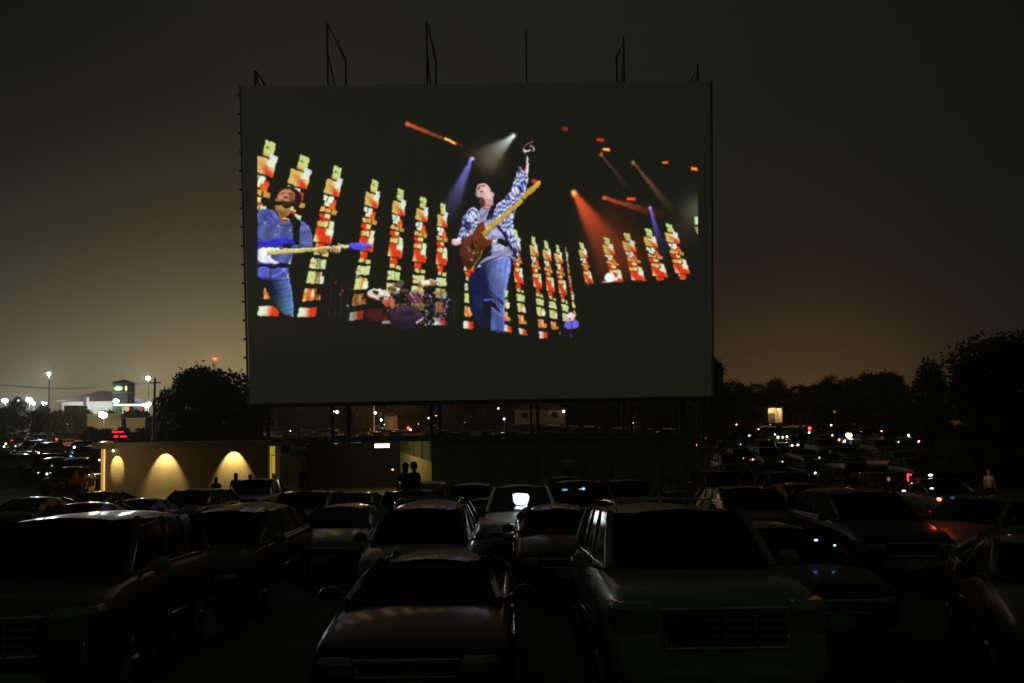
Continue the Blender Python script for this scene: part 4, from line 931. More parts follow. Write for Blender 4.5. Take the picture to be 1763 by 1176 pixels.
# three wall lamps with hoods
for i, (px, py, oy, pw) in enumerate([(202, 773.5, .60, 330), (285.5, 772.5, .64, 470), (402.5, 769, .64, 510)]):
    x = X_(px); z = at(px, py, YB).z + .05
    h = MB().use(M_BLACK, True); h.tube([(x, YB - oy + .05, zt + .02), (x, YB - oy, z + .16), (x, YB - oy, z + .02)], .035, 8)
    h.tube([(x, YB - oy, z + .10), (x, YB - oy, z - .02)], [.05, .13], 14, cap=False); hh = bpart(h, 'wall_lamp')
    b_ = MB().use(glow('warm_wall_bulb', (1, .72, .35), 9), True); b_.ball((x, YB - oy, z + .02), .045, 8, 6); bo = b_.obj('bulb'); bo.parent = hh; bo.matrix_parent_inverse = hh.matrix_world.inverted(); bo.matrix_parent_inverse = (cb.matrix_world @ hh.matrix_parent_inverse @ hh.matrix_basis).inverted()
    l = point_light('wall_lamp_light', (x, YB - oy, z - .10), pw, (1, .74, .27), .03, spot=(46 if i == 0 else 76), rot=(math.radians(36 if i == 0 else 31), 0, 0), blend=.5)
    l.parent = cb; l.matrix_parent_inverse = Matrix.Translation(cb.location).inverted()
wl = MB().use(glow('small_white_flood', (1, .95, .85), 6), True); wl.ball((X_(198), YB - .25, at(198, 776, YB).z), .07, 8, 6); bpart(wl, 'flood_bulb')
# door and service hatch on the dark front
bpart(MB().use(M_FASCIA).box(X_(990), X_(1010), YB - .03, YB + .016, gz, gz + 2.1), 'door')

# ------------------------------------------------------------------ houses and the store beyond the lot
M_SHINGLE = mat('roof_shingles', (.10, .085, .075), .9, noise=.3, nscale=1.5)
M_HWALL = mat('house_brick', (.22, .15, .11), .85, noise=.2, nscale=2); M_HWALL2 = mat('pale_siding', (.42, .38, .34), .8, noise=.1)
M_WIN = mat('dark_window_glass', (.01, .01, .012), .08); M_WTRIM = mat('white_house_trim', (.55, .53, .48), .6)
def house(px, Y, w_, d_, hw, hr, label, wall=M_HWALL, hip=False, rz=0, gable_front=True, garage=None, windows=((-.3, 1.0),), dz=0, cat='house'):
    p = at(px, 740, Y); x = p.x; z = ground(x, Y) + dz - .05
    r = empty('house', (x, Y, z), rz, label, cat)
    MB().use(wall).box(-w_ / 2, w_ / 2, 0, d_, 0, hw).obj('wall', None, r)
    rf = MB().use(M_SHINGLE); o_ = .45
    if hip:
        vs = [(-w_ / 2 - o_, -o_, hw), (w_ / 2 + o_, -o_, hw), (w_ / 2 + o_, d_ + o_, hw), (-w_ / 2 - o_, d_ + o_, hw), (-w_ * .18, d_ / 2, hr), (w_ * .18, d_ / 2, hr)]
        vs = [(a, b_, c_ + .02) for a, b_, c_ in vs]
        rf.add(vs, [(0, 1, 5, 4), (1, 2, 5), (2, 3, 4, 5), (3, 0, 4), (3, 2, 1, 0)])
    elif gable_front:
        vs = [(-w_ / 2 - o_, -o_, hw), (w_ / 2 + o_, -o_, hw), (0, -o_, hr), (-w_ / 2 - o_, d_ + o_, hw), (w_ / 2 + o_, d_ + o_, hw), (0, d_ + o_, hr)]
        vs = [(a, b_, c_ + .02) for a, b_, c_ in vs]; rf.add(vs, [(0, 1, 2), (5, 4, 3), (1, 4, 5, 2), (3, 0, 2, 5), (0, 3, 4, 1)])
    else:
        vs = [(-w_ / 2 - o_, -o_, hw), (w_ / 2 + o_, -o_, hw), (w_ / 2 + o_, d_ + o_, hw), (-w_ / 2 - o_, d_ + o_, hw), (-w_ / 2 - o_, d_ / 2, hr), (w_ / 2 + o_, d_ / 2, hr)]
        vs = [(a, b_, c_ + .02) for a, b_, c_ in vs]; rf.add(vs, [(0, 1, 5, 4), (2, 3, 4, 5), (1, 2, 5), (3, 0, 4), (3, 2, 1, 0)])
    ro = rf.obj('roof', None, r)
    MB().use(M_HWALL).box(w_ * .2, w_ * .2 + .6, d_ * .5, d_ * .5 + .6, hr - .8, hr + .5).obj('chimney', None, ro)
    for (u, zz_) in windows:
        xw = u * w_; wf = MB().use(M_WTRIM).box(xw - .65, xw + .65, -.08, .0 - .002, zz_, zz_ + 1.3).obj('window', None, r)
        MB().use(M_WIN).box(xw - .55, xw + .55, -.10, -.081, zz_ + .1, zz_ + 1.2).obj('pane', None, wf)
    MB().use(M_WTRIM).box(-.5, .5, -.06, -.002, 0, 2.1).obj('door', None, r)
    if garage:
        u, gw, gh, st = garage; xg = u * w_
        sh = MB().use(mat('lit_garage_wall', (.6, .52, .38), .7))
        sh.box(xg - gw / 2, xg - gw / 2 + .12, -2.6, -.01, 0, gh); sh.box(xg + gw / 2 - .12, xg + gw / 2, -2.6, -.01, 0, gh); sh.box(xg - gw / 2 + .121, xg + gw / 2 - .121, -.14, -.01, 0, gh); sh.box(xg - gw / 2 - .1, xg + gw / 2 + .1, -2.8, 0, gh + .003, gh + .25)
        sh.obj('lit_porch', None, r)
        MB().use(mat('garage_door_panel', (.10, .085, .06), .7)).box(xg - gw * .25, xg + gw * .25, -.19, -.145, 0, gh * .68).obj('garage_door', None, r)
        for s in (-1, 1):
            MB().use(glow('porch_bulb', (1, .8, .5), 14), True).ball((xg + s * gw * .36, -1.2, gh - .25), .09, 8, 6).obj('porch_lamp', None, r)
        point_light('porch_light', (xg, -1.4, gh - .5), st, (1, .72, .40), .2, r)
    return r
h1 = house(478, 150, 9, 8, 3.0, 4.6, 'low house with a brightly lit open porch, seen under the left end of the screen', gable_front=False, garage=(-.26, 2.5, 3.0, 130), windows=((.1, 1.0), (.35, 1.0)), dz=.9)
h2 = house(930, 150, 9.5, 8, 2.7, 5.0, 'gabled house with a dim tan front under the middle of the screen', wall=M_HWALL2, windows=((-.3, 1.0), (.3, 1.0)), dz=1.2)
h3 = house(1290, 165, 6, 8, 2.7, 4.4, 'small dark house left of the lit garage', wall=M_HWALL2, windows=((.2, 1.0),), dz=1.6)
h4 = house(1328, 160, 3.4, 7, 3.0, 3.5, 'garage with its open bay brightly lit, between two dark houses', gable_front=False, garage=(0, 3.0, 2.9, 110), windows=(), dz=2.1, cat='garage')
h5 = house(1378, 162, 8.5, 9, 3.4, 5.6, 'taller gabled house to the right of the lit garage', windows=((-.25, 1.2), (.25, 1.2)), dz=1.6)
h6 = house(673, 142, 2.3, 6, 2.5, 3.1, 'small cream house front lit by the orange street lamp', wall=M_HWALL2, windows=(), dz=.8)
h7 = house(548, 158, 11, 8, 2.8, 4.6, 'dark long house right of the lit porch house', gable_front=False, windows=((-.3, 1.0), (.3, 1.0)), dz=.8)
h8 = house(1092, 158, 12, 8, 2.8, 4.6, 'unlit house under the right part of the screen', gable_front=False, windows=((-.3, 1.0), (.3, 1.0)), dz=1.2)
# ---- the bright store on the left
YS = 155.0
def SX(px): return at(px, 700, YS).x
def SZ(px, py, Y=YS): return at(px, py, Y).z
st = empty('store', (SX(150), YS, ground(SX(150), YS)), label='brightly lit store with a broad hipped roof and white walls', cat='store')
zE = SZ(140, 691); zR = SZ(145, 669.5); gz_ = ground(SX(150), YS) - .1
M_WHITEWALL = mat('white_store_wall', (.7, .7, .66), .7)
bpart(MB().use(M_WHITEWALL).box(SX(100), SX(196), YS + 1.2, YS + 14, gz_, zE), 'wall', parent=st)
v = [(SX(94), YS - .5, zE + .02), (SX(200), YS - .5, zE + .02), (SX(200), YS + 15, zE + .02), (SX(94), YS + 15, zE + .02), (SX(141), YS + 7, zR), (SX(178), YS + 7, zR - .35)]
bpart(MB().use(mat('store_red_brown_roof', (.13, .06, .035), .8, noise=.15)).add(v, [(0, 1, 5, 4), (1, 2, 5), (2, 3, 4, 5), (3, 0, 4), (3, 2, 1, 0)]), 'roof', parent=st)
for px in (112, 125, 139, 168, 181):
    wf = bpart(MB().use(M_WTRIM).box(SX(px), SX(px + 7), YS + 1.08, YS + 1.195, gz_ + 1, zE - 1.2), 'window', parent=st)
for px in (106, 118, 131, 144, 160, 175, 188):
    p = Vector((SX(px), YS - .9, zE - .9)); l = point_light('soffit_light', p, 60, (.95, 1, .95), .2); l.parent = st; l.matrix_parent_inverse = Matrix.Translation(st.location).inverted()
bpart(MB().use(M_WHITEWALL).box(SX(154.5), SX(160), YS - 2.4, YS - 1.4, gz_, SZ(157, 684)), 'entrance_pier', parent=st)
tw = empty('sign_tower', (SX(206), YS, gz_), label='square tower with a glowing green oval sign and pointed roof beside the store', cat='tower')
x0, x1 = SX(193.5), SX(219.5); zt2 = SZ(206, 659.5)
M_TOWER = mat('grey_green_tower_wall', (.16, .19, .17), .8)
bpart(MB().use(M_TOWER).box(x0, x1, YS + .0, YS + 2.9, gz_, zt2), 'tower_wall', parent=tw)
bpart(MB().use(M_WTRIM).box(x0 - .1, x1 + .1, YS - .12, YS + 3, SZ(206, 677), SZ(206, 674.5)), 'band', parent=tw)
xm = (x0 + x1) / 2; zp = SZ(206, 652)
bpart(MB().use(M_SHINGLE).add([(x0 - .35, YS - .4, zt2 + .02), (x1 + .35, YS - .4, zt2 + .02), (x1 + .35, YS + 3.3, zt2 + .02), (x0 - .35, YS + 3.3, zt2 + .02), (xm, YS + 1.5, zp)], [(0, 1, 4), (1, 2, 4), (2, 3, 4), (3, 0, 4), (3, 2, 1, 0)]), 'roof', parent=tw)
sg = MB().use(glow('green_sign_glow', (.10, .55, .07), 1.6), True); sg.ball((SX(203.5), YS - .08, SZ(203, 668.5)), 1, 20, 8, (.95, .07, .55)); so = bpart(sg, 'oval_sign', parent=tw)
sg = MB().use(glow('pale_sign_glow', (.92, 1, .72), 2.6), True); sg.ball((SX(204.3), YS - .16, SZ(203, 668.8)), 1, 20, 8, (.62, .05, .34)); sg.ball((SX(201.6), YS - .16, SZ(203, 669.6)), 1, 12, 6, (.28, .05, .2)); bpart(sg, 'sign_emblem', parent=tw)
sg = MB().use(glow('yellow_green_sign', (.85, .75, .10), 2.0), True); sg.ball((SX(217), YS - .08, SZ(217, 668.5)), 1, 12, 8, (.2, .06, .52)); bpart(sg, 'side_sign', parent=tw)
cn = empty('fuel_canopy', (SX(215), YS - 6, gz_), label='flat white canopy with a glowing edge below the sign tower', cat='canopy')
bpart(MB().use(glow('canopy_edge_white', (.9, 1, 1), 1.2)).box(at(195, 700, YS - 6).x, at(232, 700, YS - 6).x, YS - 6, YS - 3, SZ(206, 698.3, YS - 6), SZ(206, 695.6, YS - 6)), 'canopy_edge', parent=cn)
bpart(MB().use(M_WTRIM).box(at(206, 700, YS - 6).x, at(207.5, 700, YS - 6).x, YS - 5, YS - 4.8, gz_ - .5, SZ(206, 698.4, YS - 6)), 'column', parent=cn)
bpart(MB().use(M_WTRIM).box(at(226, 700, YS - 6).x, at(227.5, 700, YS - 6).x, YS - 5, YS - 4.8, gz_ - .5, SZ(206, 698.4, YS - 6)), 'column', parent=cn)
def signbox(px0, px1, py0, py1, Y, m, name, label, post=True):
    a, b_ = at(px0, py1, Y), at(px1, py0, Y); g_ = ground((a.x + b_.x) / 2, Y)
    e_ = empty(name, ((a.x + b_.x) / 2, Y, g_), label=label, cat='sign')
    bpart(MB().use(m).box(a.x, b_.x, Y, Y + .3, a.z, b_.z), 'sign_face', parent=e_)
    bpart(MB().use(M_STEEL).tube([((a.x + b_.x) / 2, Y + .15, g_ - .1), ((a.x + b_.x) / 2, Y + .15, a.z - .003)], .1, 8), 'post', parent=e_)
    return e_
signbox(137, 148.5, 698.5, 706.5, 148, glow('yellow_lit_sign', (1, .75, .16), 1.6), 'lit_sign', 'small yellow lit sign below the store roof')
s1 = signbox(216.5, 221, 700, 708, 147, glow('orange_red_lit_sign', (1, .25, .07), 1.6), 'lit_sign', 'small orange and green lit sign right of the floodlight')
a = at(210, 706, 147); bpart(MB().use(glow('green_lit_sign', (.15, .8, .2), .9)).box(a.x, a.x + .6, 147, 147.3, a.z, a.z + .55), 'sign_face', parent=s1)
signbox(241, 249, 701, 706, 147, glow('dull_orange_lit_sign', (.7, .25, .12), .35), 'lit_sign', 'dull orange lit sign near the utility pole')
# trailers and the flood-lit wall
def lowbox(px0, px1, py0, py1, Y, m, name, label, cat, depth=2.5):
    a, b_ = at(px0, py1, Y), at(px1, py0, Y); e_ = empty(name, ((a.x + b_.x) / 2, Y, ground(a.x, Y)), label=label, cat=cat); zb = ground(a.x, Y) - .1
    bpart(MB().use(m).box(a.x, b_.x, Y, Y + depth, zb + (.7 if name == 'trailer' else 0), b_.z), 'box_body' if name == 'trailer' else 'wall_face', parent=e_)
    if name == 'trailer':
        w_ = MB().use(M_TYRE, True); 
        for xx in (a.x + .8, b_.x - .8): w_.tube([(xx, Y - .05, zb + .55), (xx, Y + .25, zb + .55)], .5, 14)
        bpart(w_, 'wheel', parent=e_)
        bpart(MB().use(M_FASCIA).box(a.x, b_.x, Y - .04, Y - .003, lerp(zb, b_.z, .62), lerp(zb, b_.z, .62) + .12), 'trim_strip', parent=e_)
    else:
        bpart(MB().use(M_FASCIA).box(a.x - .1, b_.x + .1, Y - .1, Y + depth + .1, b_.z + .003, b_.z + .14), 'coping', parent=e_)
    return e_
lowbox(110, 137, 698, 712, 135, mat('pale_trailer_skin', (.4, .4, .33), .6), 'trailer', 'pale box trailer parked in front of the store', 'trailer')
lowbox(150, 209, 714, 738, 119, mat('tan_block_wall', (.13, .105, .045), .85, noise=.15), 'block_wall', 'tan block wall lit by the low floodlight', 'wall', .4)
lowbox(217, 250, 721, 738, 120, mat('tan_block_wall'), 'block_wall', 'shorter tan wall right of the flood-lit wall', 'wall', .4)

# ------------------------------------------------------------------ street lamps, floodlights, poles
lamp_mesh_white = glow('white_lamp_globe', (.86, .95, 1), 30)
def light_pole(px, py, Y, power, rad, label, group=None, color=(.88, .95, 1), thin=.09, globe=None, low=False):
    p = at(px, py, Y); g_ = ground(p.x, Y); r = empty('street_lamp', (p.x, Y, g_), label=label, cat='street lamp', group=group)
    h = p.z - g_
    MB().use(M_STEEL, True).tube([(0, .25, -.2), (0, .25, h + .15)], [thin * 1.3, thin], 8).obj('pole', None, r)
    MB().use(M_STEEL, True).tube([(0, .25, h + .12), (0, -.1, h + rad + .1)], .05, 6).obj('arm', None, r)
    MB().use(M_STEEL, True).ball((0, .05, h + rad * .9), rad, 10, 6, (1.2, 1.2, .45)).obj('lamp_hood', None, r)
    MB().use(globe or lamp_mesh_white, True).ball((0, 0, h), rad * 1.15, 12, 8, (1, 1, .8)).obj('lamp_globe', None, r)
    if power: point_light('lamp_light', (0, -rad - .2, h - .1), power * 2.8, color, rad, r)
    return r
GL = 'distant white lamps along the left horizon'
light_pole(84, 643.5, 162, 2600, .30, 'tall street lamp left of the store roof', thin=.12)
light_pole(255, 651, 176, 2600, .40, 'tall street lamp right of the sign tower', thin=.10)
light_pole(8.5, 690, 185, 2600, .52, 'white lot lamp nearest the left edge of the photo', GL)
light_pole(50.5, 689, 185, 3800, .60, 'big white lot lamp, brightest of the group left of the tall street lamp', GL)
light_pole(57, 694.5, 180, 900, .34, 'smaller lamp just right of the big white lot lamp', GL)
light_pole(76.5, 695.5, 178, 2200, .45, 'white lot lamp at the foot of the tall left street lamp', GL)
light_pole(32, 689, 200, 300, .24, 'small dim lamp behind the round bush on the left', GL)
light_pole(19.5, 695.5, 200, 200, .18, 'smallest lamp left of the round bush', GL)
light_pole(200, 690.5, 149, 420, .42, 'white lamp in front of the sign tower base')
light_pole(240, 694.5, 170, 2200, .44, 'white lot lamp left of the paired lamp by the utility pole', GL)
light_pole(255, 695.5, 170, 3000, .5, 'white lot lamp beside the utility pole', GL)
light_pole(177.5, 714.5, 114.5, 900, .48, 'very bright low floodlight in front of the tan block wall', color=(1, .88, .52), thin=.03)
# two unseen lot lamps added out of frame for glints on the nearest cars
for (x_, y_, z_, c_, pw_, lb) in ((-46, 16, 9, (1, .96, .85), 130, 'added unseen tall lot lamp outside the frame on the left'), (52, 2, 8.5, (1, .56, .25), 160, 'added unseen sodium lot lamp outside the frame on the right')):
    r_ = empty('street_lamp', (x_, y_, ground(x_, y_)), label=lb, cat='street lamp'); MB().use(M_STEEL, True).tube([(0, .3, -.2), (0, .3, z_ + .3)], [.14, .09], 8).obj('pole', None, r_)
    MB().use(lamp_mesh_white, True).ball((0, 0, z_), .16, 10, 6).obj('lamp_globe', None, r_); point_light('added_glint_light', (0, -.2, z_ - .35), pw_, c_, .14, r_)
# utility pole with its cross arm and wires
pa, pb = at(267, 651, 112), at(263.5, 735, 112); up = empty('utility_pole', (pb.x, 112, ground(pb.x, 112)), label='dark leaning utility pole left of the round dark tree', cat='utility pole')
bpart(MB().use(mat('dark_timber', (.05, .04, .03), .9), True).tube([(pb.x, 112, ground(pb.x, 112) - .3), (pa.x, 112, pa.z)], [.19, .15], 8), 'pole', parent=up)
bpart(MB().use(mat('dark_timber')).box(pa.x - .9, pa.x + .9, 111.7, 111.84, pa.z - .75, pa.z - .6), 'crossarm', parent=up)
for k, dx in enumerate((-.8, .8)):
    wa = Vector((pa.x + dx, 111.8, pa.z - .5)); wb = at(-60, 652 + 3 * k, 112)
    wm = MB().use(M_BLACK, True).tube([wa.lerp(wb, t) - Vector((0, 0, 1.1 * 4 * t * (1 - t))) for t in [i / 16 for i in range(17)]], .022, 4); bpart(wm, 'power_line', parent=up)
# red aircraft beacon on its thin mast
bp_ = at(371.5, 618, 350); ms = empty('radio_mast', (bp_.x, 350, 6), label='thin radio mast with a glowing red beacon above the round dark tree', cat='radio mast')
bpart(MB().use(M_STEEL, True).tube([(bp_.x, 350, 5), (bp_.x, 350, bp_.z)], [.16, .06], 6), 'mast', parent=ms)
l = point_light('beacon_light', (bp_.x, 348, bp_.z), 9000, (1, .05, .03), .5); l.parent = ms; l.matrix_parent_inverse = Matrix.Translation(ms.location).inverted()
bpart(MB().use(glow('red_beacon', (1, .03, .03), 5), True).ball((bp_.x, 349.6, bp_.z), .8, 12, 8, (1.5, 1, .8)), 'beacon', parent=ms)
# sodium street lamp and road sign under the screen
sl = empty('street_lamp', (at(644, 720, 128).x, 128, ground(at(644, 720, 128).x, 128)), label='orange lit street lamp pole under the screen beside the road sign', cat='street lamp')
sx = sl.location.x; sz = ground(sx, 128)
bpart(MB().use(mat('pale_lamp_pole', (.5, .42, .3), .6), True).tube([(sx, 128, sz - .1), (sx, 128, 10.5), (sx + 1.6, 127.0, 10.9)], .10, 8), 'pole', parent=sl)
bpart(MB().use(glow('sodium_lamp', (1, .5, .15), 14), True).ball((sx + 1.8, 126.9, 10.75), .35, 10, 6, (1.4, 1, .5)), 'lamp_head', parent=sl)
l = point_light('sodium_light', (sx + 1.8, 126.6, 10.2), 1900, (1, .50, .14), .3); l.parent = sl; l.matrix_parent_inverse = Matrix.Translation(sl.location).inverted()
q = at(654.5, 715, 126); rs = empty('road_sign', (q.x, 126, ground(q.x, 126)), label='round road sign lit orange beside the street lamp under the screen', cat='road sign')
bpart(MB().use(M_STEEL, True).tube([(q.x, 126.05, ground(q.x, 126)), (q.x, 126.05, q.z + .3)], .05, 6), 'post', parent=rs)
bpart(MB().use(mat('orange_red_sign_paint', (.5, .16, .08), .5)).prism([(q.x + .38 * math.cos(PI * (2 * k + 1) / 8), q.z + .38 * math.sin(PI * (2 * k + 1) / 8)) for k in range(8)], 125.95, 126.0), 'sign_plate', parent=rs)
bpart(MB().use(M_PLATE).box(q.x - .45, q.x + .35, 125.95, 126.0, q.z + .48, q.z + .6), 'street_name_plate', parent=rs)
# small lamps on the houses / roadside seen under and right of the screen
for i, (px, py, Y, r, c_, s_, lb) in enumerate([
    (646, 711, 124, .19, (1, .86, .7), 8, 'white porch lamp just left of the round road sign'), (574, 708.2, 140, .16, (.9, .95, 1), 6, 'small white lamp, left one of a close pair under the screen'),
    (580.5, 709.5, 139, .24, (1, .95, .9), 9, 'larger white lamp of the close pair under the screen'), (858, 703.3, 150, .16, (1, .85, .75), 5, 'small white lamp left of the gabled house under the screen'),
    (970.5, 708.5, 148, .22, (1, .75, .65), 7, 'pinkish white lamp right of the gabled house under the screen'), (868, 721.3, 120, .15, (.6, .7, 1), 7, 'bluish lamp low under the middle of the screen'),
    (1089, 728.2, 118, .12, (.9, .95, .9), 5, 'tiny white lamp under the right part of the screen'), (1431, 732, 120, .14, (.85, .9, .8), 3, 'tiny pale lamp beside the thin post with a red tip')]):
    p = at(px, py, Y); g_ = ground(p.x, Y); r_ = empty('yard_lamp', (p.x, Y, g_), label=lb, cat='lamp', group='small yard lamps in the far neighbourhood')
    MB().use(M_STEEL, True).tube([(0, .1, -.1), (0, .1, p.z - g_ + r * .5)], .05, 6).obj('post', None, r_)
    MB().use(glow('yard_lamp_%d' % i, c_, s_), True).ball((0, 0, p.z - g_), r, 10, 6).obj('lamp_globe', None, r_)
p = at(868, 722, 119); l = point_light('yard_glow', p, 90, (.6, .65, 1), .2)
p = at(1437, 709, 130); pp = empty('marker_post', (p.x, 130, ground(p.x, 130)), label='thin pale post with a red tip in front of the right tree line', cat='post')
bpart(MB().use(M_WTRIM, True).tube([(p.x, 130, ground(p.x, 130)), (p.x, 130, p.z)], .05, 6), 'pole', parent=pp)
bpart(MB().use(glow('dull_red_tip', (.8, .15, .08), .5), True).ball((p.x, 130, p.z), .2, 8, 6), 'tip', parent=pp)
# ------------------------------------------------------------------ trees: trunk, limbs, crown of many small leaf cards
M_LEAF = D.materials.new('night_leaves'); M_LEAF.use_nodes = True
_b = M_LEAF.node_tree.nodes['Principled BSDF']; _b.inputs['Roughness'].default_value = .7
_oi = M_LEAF.node_tree.nodes.new('ShaderNodeTexNoise'); _oi.inputs['Scale'].default_value = 1.3
_tc = M_LEAF.node_tree.nodes.new('ShaderNodeTexCoord'); M_LEAF.node_tree.links.new(_tc.outputs['Object'], _oi.inputs['Vector'])
_cr = M_LEAF.node_tree.nodes.new('ShaderNodeValToRGB'); _cr.color_ramp.elements[0].color = (.03, .045, .018, 1); _cr.color_ramp.elements[1].color = (.085, .11, .045, 1)
M_LEAF.node_tree.links.new(_oi.outputs[0], _cr.inputs[0]); M_LEAF.node_tree.links.new(_cr.outputs[0], _b.inputs['Base Color'])
M_BARK = mat('bark', (.06, .045, .035), .95, noise=.3, nscale=6, bump=.5)
def tree_meshes(seed, H, R, n, leaf, lobes=9, base=.25, flatt=1.0, clump=1.0):
    rnd = random.Random(seed); lob = []
    for i in range(lobes):
        a = rnd.uniform(0, 2 * PI); rr = R * rnd.uniform(.15, .68); z = H * rnd.uniform(base + .12, .86)
        k = 1 - abs((z / H - .55)) * .9
        lob.append((math.cos(a) * rr * k, math.sin(a) * rr * k, z, R * rnd.uniform(.26, .46), H * rnd.uniform(.11, .19)))
    lob.append((0, 0, H * .80, R * .45, H * .19)); lob.append((0, 0, H * .55, R * .7, H * .24)); lob.append((0, 0, H * (base + .12), R * .75, H * .13))
    mb = MB().use(M_LEAF); tot = sum(l[3] ** 2 for l in lob)
    for l in lob:
        for _ in range(int(n * l[3] ** 2 / tot)):
            d = Vector((rnd.gauss(0, 1), rnd.gauss(0, 1), rnd.gauss(0, 1))).normalized(); q = rnd.uniform(.35, 1.0) ** .5 + (rnd.uniform(0, .34) if rnd.random() < .2 else 0)
            c = Vector((l[0] + d.x * l[3] * q, l[1] + d.y * l[3] * q, l[2] + d.z * l[4] * q))
            if c.z < H * base * .5: continue
            a = Vector((rnd.gauss(0, 1), rnd.gauss(0, 1), rnd.gauss(0, .7))).normalized(); b_ = a.cross(Vector((rnd.gauss(0, 1), rnd.gauss(0, 1), rnd.gauss(0, 1)))).normalized()
            s = leaf * rnd.uniform(.6, 1.3)
            mb.add([c - a * s, c + b_ * s * .45, c + a * s, c - b_ * s * .45], [(0, 1, 2, 3)])
    tr = MB().use(M_BARK, True); tr.tube([(0, 0, -.3), (.05 * R, 0, H * .2), (0, .03 * R, H * .5), (.02, 0, H * .8)], [H * .035, H * .025, H * .016, H * .006], 8)
    for l in lob[:7]:
        z0 = H * rnd.uniform(.2, .42); tr.tube([(0, 0, z0), (l[0] * .5, l[1] * .5, lerp(z0, l[2], .6)), (l[0], l[1], l[2])], [H * .014, H * .010, H * .004], 6)
    return mb.mesh('crown'), tr.mesh('trunk')
TREES = {'round': tree_meshes(1, 10, 6.2, 19000, .235, 20, .10), 'oak': tree_meshes(2, 10, 5.2, 11000, .29, 11, .12), 'tall': tree_meshes(3, 12, 4.6, 9000, .24, 10, .1), 'loose': tree_meshes(4, 8, 3.6, 4500, .22, 7, .15), 'big': tree_meshes(5, 13, 9, 26000, .22, 22, .03), 'bush': tree_meshes(6, 4, 3.2, 3500, .2, 7, .02)}
def tree(kind, px, top, Y, wpx, label, name='tree', group=None, rz=0, cat='tree', base_z=None):
    H0 = {'round': 10, 'oak': 10, 'tall': 12, 'loose': 8, 'big': 13, 'bush': 4}[kind]; R0 = {'round': 6.2, 'oak': 5.2, 'tall': 4.6, 'loose': 3.6, 'big': 9, 'bush': 3.2}[kind]
    p = at(px, top, Y); g_ = ground(p.x, Y); r = empty(name, (p.x, Y, g_), rz, label, cat, group)
    sc = (p.z - g_) / (H0 * .985); sw = (wpx / 2 / F * Y) / (R0 * .95)
    cm, tm = TREES[kind]; c = me_obj('crown', cm, r); t = me_obj('trunk', tm, r)
    for o in (c, t): o.scale = (sw, sw, sc)
    return r
tree('round', 345, 629, 92, 150, 'large round dark tree left of the screen, in front of the sky glow')
tree('oak', 405, 640, 96, 120, 'dark tree half hidden behind the left edge of the screen', rz=1.3)
tree('loose', 288, 668, 97, 50, 'thin twiggy tree at the left side of the large round tree', rz=.6)
tree('round', 1219, 611, 96, 84, 'small tree peeping out behind the right edge of the screen', rz=2)
tree('big', 1775, 567, 50, 345, 'huge dark tree filling the right edge of the photo', rz=.7)
tree('tall', 1597, 616, 92, 84, 'tall dark tree left of the huge tree at right')
tree('oak', 1688, 612, 70, 120, 'dark tree under the left flank of the huge right tree', rz=2.2)
FT = 'trees along the right horizon'
rt = [(1262, 656, 190, 66, 'oak'), (1300, 660, 230, 60, 'oak'), (1337, 651, 300, 50, 'tall'), (1375, 663, 260, 60, 'oak'), (1405, 660, 240, 50, 'round'), (1432, 646, 175, 46, 'tall'), (1460, 650, 185, 50, 'oak'),
      (1492, 642, 160, 60, 'oak'), (1522, 639, 150, 66, 'round'), (1552, 662, 170, 60, 'oak'), (1425, 680, 150, 60, 'bush'), (1580, 680, 120, 90, 'oak'), (1500, 682, 140, 90, 'bush'), (1340, 680, 210, 90, 'oak'), (1250, 690, 170, 90, 'oak')]
ord_ = ['first', 'second', 'third', 'fourth', 'fifth', 'sixth', 'seventh', 'eighth', 'ninth', 'tenth', 'eleventh', 'twelfth', 'thirteenth', 'fourteenth', 'fifteenth', 'sixteenth', 'seventeenth', 'eighteenth', 'nineteenth', 'twentieth', 'twenty-first', 'twenty-second', 'twenty-third', 'twenty-fourth', 'twenty-fifth', 'twenty-sixth', 'twenty-seventh', 'twenty-eighth']
_unused = ['first', 'second', 'third', 'fourth', 'fifth', 'sixth', 'seventh', 'eighth', 'ninth', 'tenth', 'eleventh', 'twelfth', 'thirteenth', 'fourteenth', 'fifteenth', 'sixteenth', 'seventeenth', 'eighteenth']
rt.sort()
for i, (px, top, Y, w_, kd) in enumerate(rt):
    tree(kd, px, top, Y, w_ * 1.45, 'dark tree on the right horizon, %s in the row counted from the screen' % ord_[i], group=FT, rz=i * 1.1)
# hedge-like trees on the left in front of the lamps
ls = [(10, 700, 128, 60, 'bush'), (32, 682, 150, 34, 'loose'), (55, 706, 126, 60, 'bush'), (95, 708, 125, 56, 'bush'), (130, 712, 126, 50, 'bush'), (165, 722, 124, 40, 'bush'), (75, 693, 150, 26, 'loose'), (213, 712, 122, 16, 'loose'), (250, 706, 124, 30, 'bush'), (235, 704, 130, 34, 'bush'), (105, 705, 133, 30, 'bush'), (150, 705, 132, 40, 'bush'), (190, 706, 132, 36, 'bush'), (222, 707, 133, 30, 'bush'), (0, 712, 122, 60, 'bush'), (268, 712, 122, 40, 'bush'), (156, 734, 108, 46, 'bush'), (182, 737, 107, 50, 'bush'), (214, 735, 108, 46, 'bush'), (242, 736, 107, 44, 'bush')]
ls.sort()
for i, (px, top, Y, w_, kd) in enumerate(ls):
    tree(kd, px, top, Y, w_, 'dark %s below the left horizon lamps, %s from the left' % ('bush' if kd == 'bush' else 'slender tree', ord_[i]), name='shrub' if kd == 'bush' else 'tree', group='bushes and small trees on the far left', rz=i * .9, cat='bush' if kd == 'bush' else 'tree')
